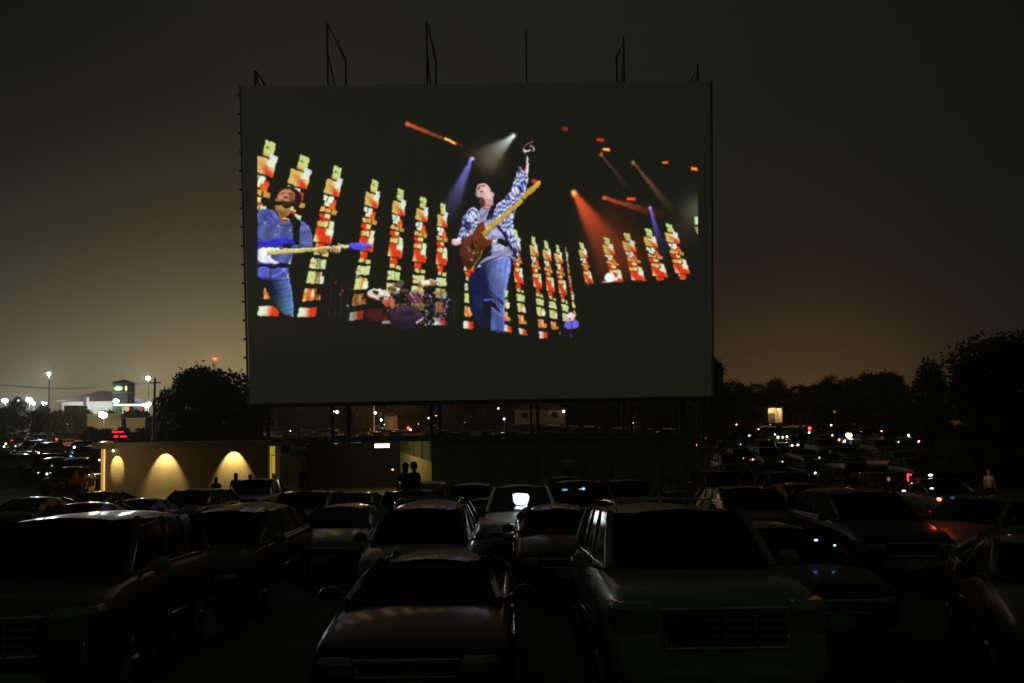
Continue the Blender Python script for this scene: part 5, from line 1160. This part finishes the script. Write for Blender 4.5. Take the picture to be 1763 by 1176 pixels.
us = [(500, 690, 146, 50, 'oak'), (540, 688, 150, 50, 'oak'), (600, 690, 150, 50, 'oak'), (628, 680, 140, 44, 'loose'), (700, 684, 145, 50, 'oak'), (790, 688, 150, 90, 'oak'), (850, 688, 160, 60, 'oak'), (1000, 684, 160, 80, 'oak'), (1050, 684, 150, 70, 'oak'), (1130, 684, 150, 80, 'oak'), (1190, 684, 150, 80, 'oak'), (440, 684, 140, 60, 'oak')] + [(455 + 52 * i, 682 + (i * 7) % 5, 172 + (i * 13) % 9, 96, 'round') for i in range(15)]
us.sort()
for i, (px, top, Y, w_, kd) in enumerate(us):
    tree(kd, px, top, Y, w_, 'dim tree seen under the screen, %s from the left' % ord_[i], group='trees seen under the screen', rz=i * 1.7)
# ------------------------------------------------------------------ the crowded far lot: parked vehicles with their small lights
occ = []
def free(x, y, d=2.4):
    for (a, b_) in occ:
        if abs(a - x) < d and abs(b_ - y) < 5.4: return False
    return True
rl = random.Random(11)
KC = [('sedan', 'dark'), ('sedan', 'grey'), ('sedan', 'dark'), ('suv', 'grey'), ('crossover', 'dark'), ('crossover', 'silver'), ('crossover', 'grey'), ('suv', 'dark'), ('suv', 'silver'), ('minivan', 'grey'), ('pickup', 'dark'), ('pickup', 'grey'), ('sedan', 'red'), ('sedan', 'blue'), ('crossover', 'red')]
LC = {'r': ('red', glow('far_red_lamp', (1, .03, .02), 9)), 'w': ('white', glow('far_white_lamp', (.85, .93, 1), 7)), 'W': ('strong white', glow('far_white_headlamp', (.85, .9, 1), 22)), 'o': ('orange', glow('far_orange_lamp', (1, .45, .18), 6)),
      'b': ('blue', glow('far_blue_lamp', (.15, .25, 1), 4)), 'g': ('pale', glow('far_dim_lamp', (.6, .7, .55), 2.2)), 'O': ('strong warm', glow('far_warm_headlamp', (1, .6, .4), 20)), 'B': ('blue white', glow('far_blue_white_lamp', (.45, .65, 1), 12))}
LCOUNT = {}
SPOTS = [(1, 750, 'o', .10), (20.5, 759.5, 'r', .12), (10, 764, 'o', .10), (7, 769, 'w', .08), (27, 768, 'g', .09), (35, 753, 'w', .07), (39, 764, 'w', .09), (62, 747, 'w', .09), (59, 755, 'o', .08), (78, 743, 'g', .09), (96.5, 756, 'r', .17),
 (117.5, 755, 'r', .26), (122, 760.5, 'W', .24), (86, 766, 'w', .10), (65.5, 773, 'o', .10), (66, 780, 'w', .10), (128, 770, 'w', .10), (122, 786, 'b', .09), (150, 746.5, 'o', .13), (141, 757, 'o', .07), (170, 761, 'g', .07), (169, 776, 'w', .09), (174.5, 737, 'w', .09),
 (237, 738.5, 'w', .14), (237, 755, 'o', .13), (252, 742, 'w', .09), (263, 740.5, 'w', .09), (263, 745, 'g', .08), (367, 745.5, 'r', .19), (376, 736, 'W', .13), (335.5, 738, 'g', .11), (81, 816, 'w', .06), (89, 802, 'g', .05), (101, 807, 'g', .05), (66, 814, 'g', .05), (171, 792, 'w', .05),
 (500, 742, 'w', .06), (462, 738, 'g', .06), (656, 723, 'W', .13), (663, 731, 'w', .14), (703, 737, 'r', .20), (710, 737, 'r', .18), (707, 740, 'W', .08), (738, 720, 'o', .12), (720, 730, 'o', .09), (762, 735.5, 'w', .14), (751, 716, 'o', .10), (800, 727, 'g', .07), (680, 729, 'g', .08),
 (1268, 731, 'o', .10), (1306, 739, 'o', .10), (1214, 753, 'o', .12), (1243, 758.5, 'B', .17), (1198, 766, 'o', .08), (1290, 750, 'w', .08), (1334, 748, 'w', .07), (1339.5, 753, 'g', .16), (1347.5, 753, 'g', .13), (1355, 752, 'O', .08), (1394, 737.5, 'r', .25), (1415, 737.5, 'r', .27),
 (1393, 745, 'w', .11), (1433, 749.5, 'o', .09), (1445, 757, 'o', .08), (1460, 749.5, 'O', .24), (1463.5, 749.5, 'O', .22), (1454, 760, 'B', .08), (1364, 767, 'w', .07), (1374, 766, 'o', .09), (1483, 744.5, 'o', .13), (1493, 732, 'b', .10), (1504, 736, 'O', .11), (1517.6, 743, 'o', .12),
 (1519, 751, 'o', .11), (1507, 751.6, 'w', .08), (1530.5, 735, 'o', .12), (1535.6, 741, 'O', .10), (1546, 728, 'g', .10), (1565, 735, 'O', .10), (1567.4, 741, 'O', .10), (1574, 729, 'O', .13), (1577, 735, 'o', .12), (1565, 749.5, 'w', .15), (1595, 745, 'w', .08), (1609.5, 735, 'o', .09),
 (1581.7, 760, 'o', .09), (1547, 761, 'g', .07), (1486.6, 760, 'w', .09), (1326, 731, 'g', .06), (1275, 765, 'g', .05), (1296, 791, 'o', .05), (1347, 795, 'g', .05), (1280, 789, 'g', .04), (1319, 789, 'g', .04), (1404, 814, 'w', .04), (1411, 788, 'g', .05)]
def lot_label(px, Y, kind, color):
    side = 'left of the brick building' if px < 175 else 'beyond the roof of the long building' if px < 1200 else 'right of the long building'
    return side
spot_cars = []; LINES = []
NKK = {'sedan': 'car', 'crossover': 'suv', 'suv': 'suv', 'minivan': 'minivan', 'pickup': 'pickup truck'}
SPOTS.sort(key=lambda s_: -s_[1])
for (px, py, c_, r) in SPOTS:
    r *= 1.35
    # a lit lamp sits about .75 m above the ground on a vehicle's nearest corner; find that spot on the ground
    p = hit(px, py, 52, 175, .75)
    lampz = .75
    if p.y >= 174: p = at(px, py, 150); 
    lampz = p.z - ground(p.x, p.y)
    done = False
    for root, cx_, cy_, hh_, ww_ in spot_cars:              # a lamp that falls on a nearer vehicle belongs to that vehicle
        for yy_, lo_, hi_ in ((cy_ - 2.5, .35, 1.02), (cy_ - 1.0, .95, hh_ - .1)):
            q_ = at(px, py, yy_)
            if abs(q_.x - cx_) < ww_ * .95 and lo_ < q_.z - ground(cx_, cy_) < hi_:
                mb = MB().use(LC[c_][1], True).ball((0, 0, 0), r * (yy_ / max(p.y, 1)), 8, 6); ob = mb.obj('lit_lamp', None, root); ob.location = root.matrix_world.inverted() @ Vector((q_.x, yy_, q_.z)); done = True; break
        if done: break
    if done: continue
    kd, cl = rl.choice(KC); k = KINDS[kd]; s = rl.choice((-1, 1)) * k['w'] * .6; x = p.x + s; y = p.y + k['L'] / 2 + .02
    side = 'left of the brick building' if px < 175 or (px < 430) else 'seen under the screen' if px < 1200 else 'right of the long building'
    lb = '%s %s %s, %s light on' % (cl, NKK[kd], side, LC[c_][0])
    root = far_car(kd, cl, x, y, 0, lb, None); occ.append((x, y)); bpy.context.view_layer.update(); spot_cars.append((root, x, y, k['H'], k['w'])); LINES.append((px, py, p.y))
    root['group'] = 'vehicles with a light on in the far lot'
    mb = MB().use(LC[c_][1], True).ball((0, 0, 0), r, 8, 6); o = mb.obj('lit_lamp', None, root); o.location = root.matrix_world.inverted() @ Vector((p.x, p.y, p.z))
# every such vehicle gets words of its own by what stands nearest
ONES = ['first', 'second', 'third', 'fourth', 'fifth', 'sixth', 'seventh', 'eighth', 'ninth', 'tenth', 'eleventh', 'twelfth', 'thirteenth', 'fourteenth', 'fifteenth', 'sixteenth', 'seventeenth', 'eighteenth', 'nineteenth']
NTH = ONES + ['twentieth'] + ['twenty-' + o for o in ONES[:9]] + ['thirtieth'] + ['thirty-' + o for o in ONES[:9]] + ['fortieth'] + ['forty-' + o for o in ONES[:9]]
SIDE = {'left': 'left of the brick building', 'mid': 'under the screen', 'right': 'right of the long building'}
seen = {}
for root, x, y, _h, _w in sorted(spot_cars, key=lambda t: t[1] / t[2]):
    b_ = root['label']; i = seen[b_] = seen.get(b_, -1) + 1
    root['label'] = b_ + ', ' + NTH[i] + ' such from left'
# a big vehicle with braking lamps: two red bars
def bars(px0, px1, py, Y, m, parent, h=.07):
    a, b_ = at(px0, py, Y), at(px1, py, Y); return bpart(MB().use(m).box(a.x, b_.x, Y - .03, Y + .05, a.z - h, a.z + h), 'tail_light_bar', parent=parent)
q = at(205, 748, 100); van = far_car('suv', 'dark', q.x, 102.7, 0, 'dark van in the far lot showing two glowing red bars of tail lamps', None); occ.append((q.x, 102.7)); bpy.context.view_layer.update()
mred = glow('red_bar_glow', (1, .015, .015), 2.2); bars(193, 212, 744, 100, mred, van, .10); bars(196, 203, 751.5, 100, mred, van, .13); bars(207, 218, 751.5, 100, mred, van, .10)
q = at(187, 763, 66); tr_ = far_car('sedan', 'red', q.x, 68.4, 0, 'red car with an orange lit roof just beyond the corner of the brick building', None); occ.append((q.x, 68.4)); bpy.context.view_layer.update()
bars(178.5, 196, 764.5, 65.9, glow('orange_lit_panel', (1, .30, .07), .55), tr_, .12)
# the rest of the crowd
NK = {'sedan': 'car', 'crossover': 'suv', 'suv': 'suv', 'minivan': 'minivan', 'pickup': 'pickup truck'}
n_far = 0; rank = {}
for row, Y in enumerate([57, 63.5, 70, 76.5, 83, 89.5, 96, 102.5, 109, 115.5, 122, 128.5]):
    x = -Y * .66
    while x < Y * .66:
        x += rl.uniform(2.75, 3.6); px = 881.5 + x / Y * F; yy = Y + rl.uniform(-.4, .4)
        behind = 168 < px < 1205
        if px < -10 or px > (1600 if Y > 60 else 1720): continue
        if behind and Y < 90: continue
        if behind and px < 430: continue
        if Y > 116 and px < 430: continue
        if rl.random() < (.06 if not behind else .30) or not free(x, yy): continue
        kd, cl = rl.choice(KC); side = 'left' if px < 175 else 'mid' if behind else 'right'
        kk = KINDS[kd]; top_ = CY - F * ((Vector((x, yy, ground(x, yy) + kk['H'] + .05 - CAM_H)).dot(UP)) / Vector((x, yy, ground(x, yy) + kk['H'] - CAM_H)).dot(fwd)); hw_ = (kk['w'] + .35) / yy * F
        if any(abs(a_ - px) < hw_ and yy - 2.5 < c__ and top_ < b__ + 1.5 for a_, b__, c__ in LINES): continue
        rank[(row, side)] = rank.get((row, side), -1) + 1
        lab = 'unlit %s %s %s, %s row, %s from left' % (cl, NK[kd], SIDE[side], NTH[row], NTH[rank[(row, side)]])
        far_car(kd, cl, x, yy, rl.choice((0, 0, 0, PI)) + rl.uniform(-.05, .05), lab, {'left': 'unlit vehicles left of the brick building', 'mid': 'unlit vehicles seen under the screen', 'right': 'unlit vehicles right of the long building'}[side])
        occ.append((x, yy)); n_far += 1
print('far cars', n_far, len(spot_cars))
# ---- lights on the nearer vehicles
light_at(c_t, 1563, 822, 29.6, .10, glow('red_bracket', (1, .04, .05), 3), 'tail_light', (.5, .5, 2.6))
light_at(c_t, 1566, 817.5, 29.6, .10, glow('red_bracket', (1, .04, .05), 3), 'tail_light', (1.6, .5, .5))
light_at(c_t, 1602, 818, 30.2, .07, LC['w'][1], 'parking_light', (2, .6, .8)); light_at(c_t, 1570, 832, 29.6, .05, LC['g'][1], 'parking_light')
light_at(c_z, 1556, 845, 22, .05, LC['w'][1], 'parking_light', (1.6, .5, .6)); light_at(c_aa, 1604, 841, 24.0, .05, LC['w'][1], 'parking_light', (1.8, .5, .5)); light_at(c_z, 1530, 825, 26, .09, glow('dim_warm_glow', (.8, .4, .25), .28), 'dome_light', (1, .5, 1.3))
rr = light_at(c_u, 1617, 859.5, 16.6, .065, glow('strong_red_lamp', (1, .05, .02), 16), 'tail_light', (1.3, .6, .9)); point_light('red_lamp_light', at(1617, 859.5, 16.3), 1.2, (1, .12, .06), .05, c_u).matrix_parent_inverse = c_u.matrix_world.inverted()
light_at(c_u, 1640, 857, 16.4, .045, glow('dim_blue_display', (.12, .2, .8), .5), 'display', (1.6, .4, .7))
light_at(c_m, 972.5, 843.3, 20.4, .05, glow('blue_display', (.10, .42, .75), .9), 'display', (2.6, .3, .85)); light_at(c_m, 1004.5, 841.5, 20.4, .055, glow('pale_blue_display', (.30, .62, 1), 1.4), 'display', (1.3, .3, 1)); light_at(c_m, 999, 842, 20.4, .02, glow('pale_blue_display', (.30, .62, 1), 1.4), 'display', (3, .5, .6))
light_at(c_o, 1029.5, 832, 27, .07, glow('red_tail_slim', (1, .04, .04), 6), 'tail_light', (.6, .5, 1.3))
light_at(c_s, 1387, 878, 21, .05, glow('orange_side_lamp', (1, .3, .1), 8), 'side_lamp', (.7, .5, 1.1))
light_at(c_r, 1405, 930, 11.3, .03, glow('violet_blue_spot', (.35, .35, 1), 4), 'display', (1.5, .5, .8)); light_at(c_r, 1437, 939, 11.2, .028, glow('sky_blue_spot', (.35, .65, 1), 4), 'display')
light_at(c_ab, 578, 861, 27, .07, glow('green_lamp', (.35, .8, .4), .9), 'front_lamp', (2.2, .5, .8)); light_at(c_ab, 587, 861, 27, .06, glow('dull_red_lamp', (1, .06, .05), 2.5), 'front_lamp')
light_at(c_g, 449, 873.5, 21, .04, LC['o'][1], 'side_lamp'); light_at(c_left, 415, 922, 9, .02, LC['o'][1], 'side_lamp') if False else None
light_at(c_n, 1008, 892, 13.6, .03, LC['o'][1], 'side_lamp', (.7, .5, 1)); light_at(c_l, 913, 886, 18, .04, LC['w'][1], 'side_lamp', (.6, .5, 1)); light_at(c_h, 676, 808.5, 22, .04, LC['o'][1], 'side_lamp')
# white van: emissive pane for cabin light, emissive strip for light on its hood
def quad_part(root, pts, Y, m, name, th=.02):
    vs = [at(x, y, Y + dy) for x, y, dy in pts]; vb = [v + Vector((0, th, 0)) for v in vs]; n = len(vs)
    return bpart(MB().use(m).add(vs + vb, [tuple(range(n)), tuple(range(n, 2 * n))[::-1]] + [(i, n + i, n + (i + 1) % n, (i + 1) % n) for i in range(n)]), name, parent=root)
quad_part(c_l, [(882.5, 851, 0), (890, 849, 0), (908, 850, 0), (911.5, 855, 0), (909.5, 864, 0), (906.5, 870.5, 0), (889, 869.5, 0), (884, 864, 0)], 20.1, glow('cabin_and_hood_glow', (.82, .95, 1), 1.35), 'windshield_glow_pane')
quad_part(c_l, [(888.5, 871.5, 0), (906.5, 872.5, 0), (906.5, 877.5, 0), (886, 876, 0)], 19.6, glow('cabin_and_hood_glow', (.82, .95, 1), 1.35), 'hood_edge_glow')
point_light('van_cabin_light', at(896, 860, 18.6), 9, (.85, .95, 1), .15)
# ------------------------------------------------------------------ people: one continuous body grown over a skeleton, clothes and hair on it
SKIN = mat('skin', (.42, .26, .18), .55); SKIN2 = mat('tanned_skin', (.30, .17, .11), .55)
def cloth_m(n, c): return mat(n, c, .85, bump=.2, bscale=60)
def skin_mesh(name, verts, edges, radii, m, parent, rootv=0, sub=1):
    me = D.meshes.new(name); me.from_pydata(verts, edges, []); me.materials.append(m)
    o = D.objects.new(name, me); col.objects.link(o); o.parent = parent
    sk = o.modifiers.new('skin', 'SKIN'); sk.use_smooth_shade = True
    lay = me.skin_vertices[0] if me.skin_vertices else None
    if lay is None:
        bm = bmesh.new(); bm.from_mesh(me); bm.verts.layers.skin.verify(); bm.to_mesh(me); bm.free(); lay = me.skin_vertices[0]
    for i, r in enumerate(radii): lay.data[i].radius = (r, r) if not isinstance(r, tuple) else r
    for i in range(len(verts)): lay.data[i].use_root = (i == rootv)
    s = o.modifiers.new('sub', 'SUBSURF'); s.levels = s.render_levels = sub
    return o
def person(loc, rz, label, shirt, pants, hair, skin=SKIN, pose='stand', height=1.74, shorts=True, hat=None, long_hair=False, group=None, arms=None):
    r = empty('person', loc, rz, label, 'person', group); S_ = height / 1.74
    sit = pose == 'sit'; dz = -.42 if sit else 0
    V, E, Rr = [], [], []
    def v(x, y, z, rad, par=None):
        V.append((x * S_, y * S_, (z + dz) * S_)); Rr.append((rad * S_,) * 2 if not isinstance(rad, tuple) else tuple(q * S_ for q in rad))
        if par is not None: E.append((par, len(V) - 1))
        return len(V) - 1
    pel = v(0, 0, .95, (.15, .11)); wst = v(0, -.01, 1.10, (.135, .10), pel); chs = v(0, 0, 1.30, (.165, .11), wst); nk0 = v(0, .01, 1.46, (.08, .07), chs); nk = v(0, 0, 1.53, .055, nk0)
    hd0 = v(0, -.01, 1.60, (.085, .095), nk); hd = v(0, -.005, 1.66, (.105, .118), hd0); hd2 = v(0, 0, 1.70, (.09, .10), hd)
    A = arms or [(.20, -.02, 1.16, .22, -.10, .95), (.20, -.02, 1.16, .22, -.10, .95)]
    hands = []
    for s, (ex, ey, ez, hx, hy, hz_) in zip((-1, 1), A):
        sh = v(s * .165, 0, 1.41, .058, chs); el_ = v(s * (.165 + ex * .35), ey, ez, .042, sh); wr_ = v(s * (hx + .03), hy, hz_, .027, el_)
        d = (Vector((V[wr_])) - Vector(V[el_])).normalized()
        pm_ = Vector(V[wr_]) / S_ - Vector((0, 0, dz)) ; pm_ = pm_ + d * .07; palm = v(pm_.x, pm_.y, pm_.z, (.034, .018), wr_)
        side = d.cross(Vector((0, 1, 0))); side = side.normalized() if side.length > .1 else Vector((1, 0, 0))
        for k, ln in enumerate((.062, .072, .068, .052)):
            b_ = pm_ + side * ((k - 1.5) * .019) + d * .02; f1 = v(*(b_ + d * ln * .5 + Vector((0, -.006, 0))), .009, palm); v(*(b_ + d * ln + Vector((0, -.022, 0))), .0075, f1)
        t1 = v(*(pm_ + side * .035 * -s + d * -.01 + Vector((0, -.02, 0))), .011, palm); v(*(pm_ + side * .045 * -s + d * .03 + Vector((0, -.035, 0))), .009, t1)
    for s in (-1, 1):
        if sit:
            hp = v(s * .09, -.02, .92, .092, pel); kn = v(s * .12, -.44, .94, .062, hp); an = v(s * .12, -.48, .52, .038, kn); v(s * .13, -.62, .46, .036, an)
        else:
            hp = v(s * .09, 0, .88, .092, pel); kn = v(s * .11, -.02, .50, .058, hp); an = v(s * .12, .02, .10, .036, kn); v(s * .135, -.13, .05, .038, an)
    skin_mesh('body', V, E, Rr, skin, r)
    def grow(idx_fn, m, nm, extra):     # clothing shell: the same skeleton, cut short and a little wider
        vs, es, rs = idx_fn(); skin_mesh(nm, [tuple(q * S_ for q in (a[0], a[1], a[2] + dz)) for a in vs], es, [tuple(q * S_ for q in (t if isinstance(t, tuple) else (t, t))) for t in rs], m, r)
    def shirt_fn():
        vs = [(0, 0, .86), (0, 0, .98), (0, -.01, 1.12), (0, 0, 1.30), (0, .01, 1.47)]; es = [(0, 1), (1, 2), (2, 3), (3, 4)]; rs = [(.185, .150), (.185, .148), (.175, .135), (.200, .140), (.105, .095)]
        for s, (ex, ey, ez, hx, hy, hz_) in zip((-1, 1), A):
            n = len(vs); vs += [(s * .165, 0, 1.41), (s * (.165 + ex * .35 * .75), ey * .75, lerp(1.41, ez, .72))]; es += [(3, n), (n, n + 1)]; rs += [.080, .066]
        return vs, es, rs
    grow(shirt_fn, shirt, 'shirt', 0)
    def pants_fn():
        vs = [(0, 0, 1.05), (0, 0, .92)]; es = [(0, 1)]; rs = [(.165, .128), (.172, .132)]
        for s in (-1, 1):
            n = len(vs)
            if sit: vs += [(s * .09, -.02, .92), (s * .12, -.40, .945)]; rs += [.10, .078]; es += [(1, n), (n, n + 1)]
            elif shorts: vs += [(s * .09, 0, .86), (s * .11, -.02, .52)]; rs += [.105, .082]; es += [(1, n), (n, n + 1)]
            else: vs += [(s * .09, 0, .86), (s * .11, -.02, .50), (s * .12, .02, .12)]; rs += [.105, .078, .062]; es += [(1, n), (n, n + 1), (n + 1, n + 2)]
        return vs, es, rs
    grow(pants_fn, pants, 'shorts' if shorts else 'trousers', 0)
    hm = MB().use(hair, True); hm.ball((0, .018 * S_, (1.70 + dz) * S_), .112 * S_, 12, 8, (.92, 1.05, .95))
    if long_hair: hm.ball((0, .06 * S_, (1.56 + dz) * S_), .09 * S_, 10, 8, (.95, .5, 1.6))
    hm.obj('hair', None, r)
    fc = MB().use(mat('eye_dark', (.02, .015, .01), .3), True)
    for s in (-1, 1): fc.ball((s * .03 * S_, -.095 * S_, (1.655 + dz) * S_), .010 * S_, 6, 4)
    fc.obj('eyes', None, r)
    MB().use(skin, True).ball((0, -.104 * S_, (1.625 + dz) * S_), .014 * S_, 6, 5, (.8, 1, 1.4)).obj('nose', None, r)
    MB().use(mat('lips', (.25, .09, .07), .5), True).ball((0, -.092 * S_, (1.588 + dz) * S_), .012 * S_, 6, 4, (1.8, .5, .5)).obj('mouth', None, r)
    for s in (-1, 1): MB().use(skin, True).ball((s * .078 * S_, .0, (1.64 + dz) * S_), .018 * S_, 6, 5, (.4, .8, 1.3)).obj('ear', None, r)
    if not sit:
        for s in (-1, 1): MB().use(mat('dark_shoe', (.04, .035, .03), .7), True).ball((s * .13 * S_, -.06 * S_, .045), .13, 10, 6, (.38, 1, .35)).obj('shoe', None, r)
    if hat:
        h = MB().use(hat, True); zc = (1.72 + dz) * S_; h.ball((0, 0, zc + .03), .11, 12, 8, (1, 1.05, .85)); h.tube([(0, 0, zc - .01), (0, 0, zc + .02)], [.30, .27], 20); h.obj('hat', None, r)
    return r
def gz_at(x, y): return ground(x, y)
def stand(px, py, Y, **k):
    p = at(px, py, Y); return person((p.x, Y, ground(p.x, Y) + k.pop('lift', 0)), k.pop('rz', 0), **k)
dkh = mat('dark_hair', (.02, .015, .012), .6); brh = mat('brown_hair', (.10, .055, .03), .6); blh = mat('grey_blond_hair', (.28, .24, .18), .6)
stand(157.5, 848, 49.0, label='person in a black t-shirt and pale shorts standing left of the lit post', shirt=cloth_m('black_tshirt', (.02, .02, .02)), pants=cloth_m('pale_shorts', (.55, .48, .32)), hair=brh, height=1.72)
stand(147.5, 848, 50.5, label='slimmer person just left of the one in pale shorts, tan bag at the hip', shirt=cloth_m('dark_olive_top', (.06, .06, .04)), pants=cloth_m('dark_shorts', (.03, .03, .035)), hair=dkh, height=1.62, skin=SKIN2, rz=.7)
stand(132, 846, 52.5, label='person in a red shirt, rightmost of the two red-lit ones', shirt=cloth_m('red_shirt', (.45, .08, .05)), pants=cloth_m('dark_shorts', (.03, .03, .035)), hair=brh, height=1.75, rz=-.3, shorts=False)
stand(126.5, 846, 53.2, label='shorter person in a red shirt at the left end of the group', shirt=cloth_m('red_shirt', (.45, .08, .05)), pants=cloth_m('dark_shorts', (.03, .03, .035)), hair=dkh, height=1.45, rz=.3, shorts=False)
point_light('people_fill_light', at(168, 800, 47.6), 70, (1, .68, .28), .3)  # added fill to brighten the standing group; no lamp of its own here
point_light('red_glow', at(122, 812, 50.0), 9, (1, .18, .08), .2)
# silhouettes in front of the lit wall
def sit(px, py_head, Y, **k):
    p = at(px, py_head, Y); S_ = k.get('height', 1.74) / 1.74; return person((p.x, Y, p.z - (1.76 - .42) * S_), k.pop('rz', PI), pose='sit', **k)
dk = cloth_m('dark_top', (.025, .025, .03)); dkp = cloth_m('dark_trousers', (.02, .02, .022))
GP = 'people sitting against the lit brick wall'
for (px, py, Y, lb, h_) in [(372, 822.5, 38.6, 'person seated on the tailgate, leftmost dark head against the lit wall', 1.6), (406, 816, 38.0, 'taller person seated under the rightmost wall lamp', 1.8), (431, 818, 38.4, 'person seated at the right end of the wall, dark head in profile', 1.7)]:
    q = sit(px, py, Y, label=lb, shirt=dk, pants=dkp, hair=dkh, skin=SKIN2, height=h_, rz=PI + .3, group=GP, long_hair=True)
def bench(px, Y, w, label):
    p = at(px, 800, Y); r = empty('bench', (p.x, Y, ground(p.x, Y)), label=label, cat='bench')
    return r
sit(698, 798.5, 23.9, label='left one of the two people seated on a car roof by the angled wall', shirt=dk, pants=dkp, hair=dkh, skin=SKIN2, height=1.72, rz=PI, long_hair=True)
sit(713, 797, 23.8, label='right one of the two people seated on a car roof by the angled wall', shirt=dk, pants=dkp, hair=dkh, skin=SKIN2, height=1.76, rz=2.4)
sit(524, 796, 24.9, label='person sitting high in the dark right of the lit door, pale edge to the hair', shirt=cloth_m('grey_top', (.10, .10, .10)), pants=dkp, hair=blh, height=1.76, rz=2.6, long_hair=True)
stand(978, 830, 33.2, lift=.72, label='person in a pale broad hat standing in the bed of the pale pickup', shirt=dk, pants=dkp, hair=dkh, height=1.74, hat=mat('pale_straw_hat', (.6, .6, .56), .8), shorts=False)
stand(1154, 850, 27.6, label='person in a pale sleeveless shirt beside the grey minivan', shirt=cloth_m('pale_shirt', (.5, .48, .45)), pants=dkp, hair=dkh, height=1.86, shorts=False)
stand(1702, 830, 38.0, label='person in a warm-lit pale shirt under the huge tree at right', shirt=cloth_m('cream_shirt', (.6, .5, .38)), pants=dkp, hair=brh, height=1.7)
point_light('phone_glow', at(1702, 797, 37.2), 6, (1, .62, .35), .08)
# ------------------------------------------------------------------ night haze: one closed box of thin air
hz = MB().box(-1240, 1240, -80, 1240, -3, 44).obj('haze'); tag(hz, kind='stuff')
hm = D.materials.new('night_haze_air'); hm.use_nodes = True; hn = hm.node_tree; hn.nodes.clear()
ho = hn.nodes.new('ShaderNodeOutputMaterial'); hv = hn.nodes.new('ShaderNodeVolumePrincipled')
hv.inputs['Density'].default_value = .0007; hv.inputs['Color'].default_value = (.95, .92, .84, 1); hv.inputs['Anisotropy'].default_value = .35
hn.links.new(hv.outputs[0], ho.inputs['Volume']); hz.data.materials.append(hm)
scene.cycles.volume_bounces = 0
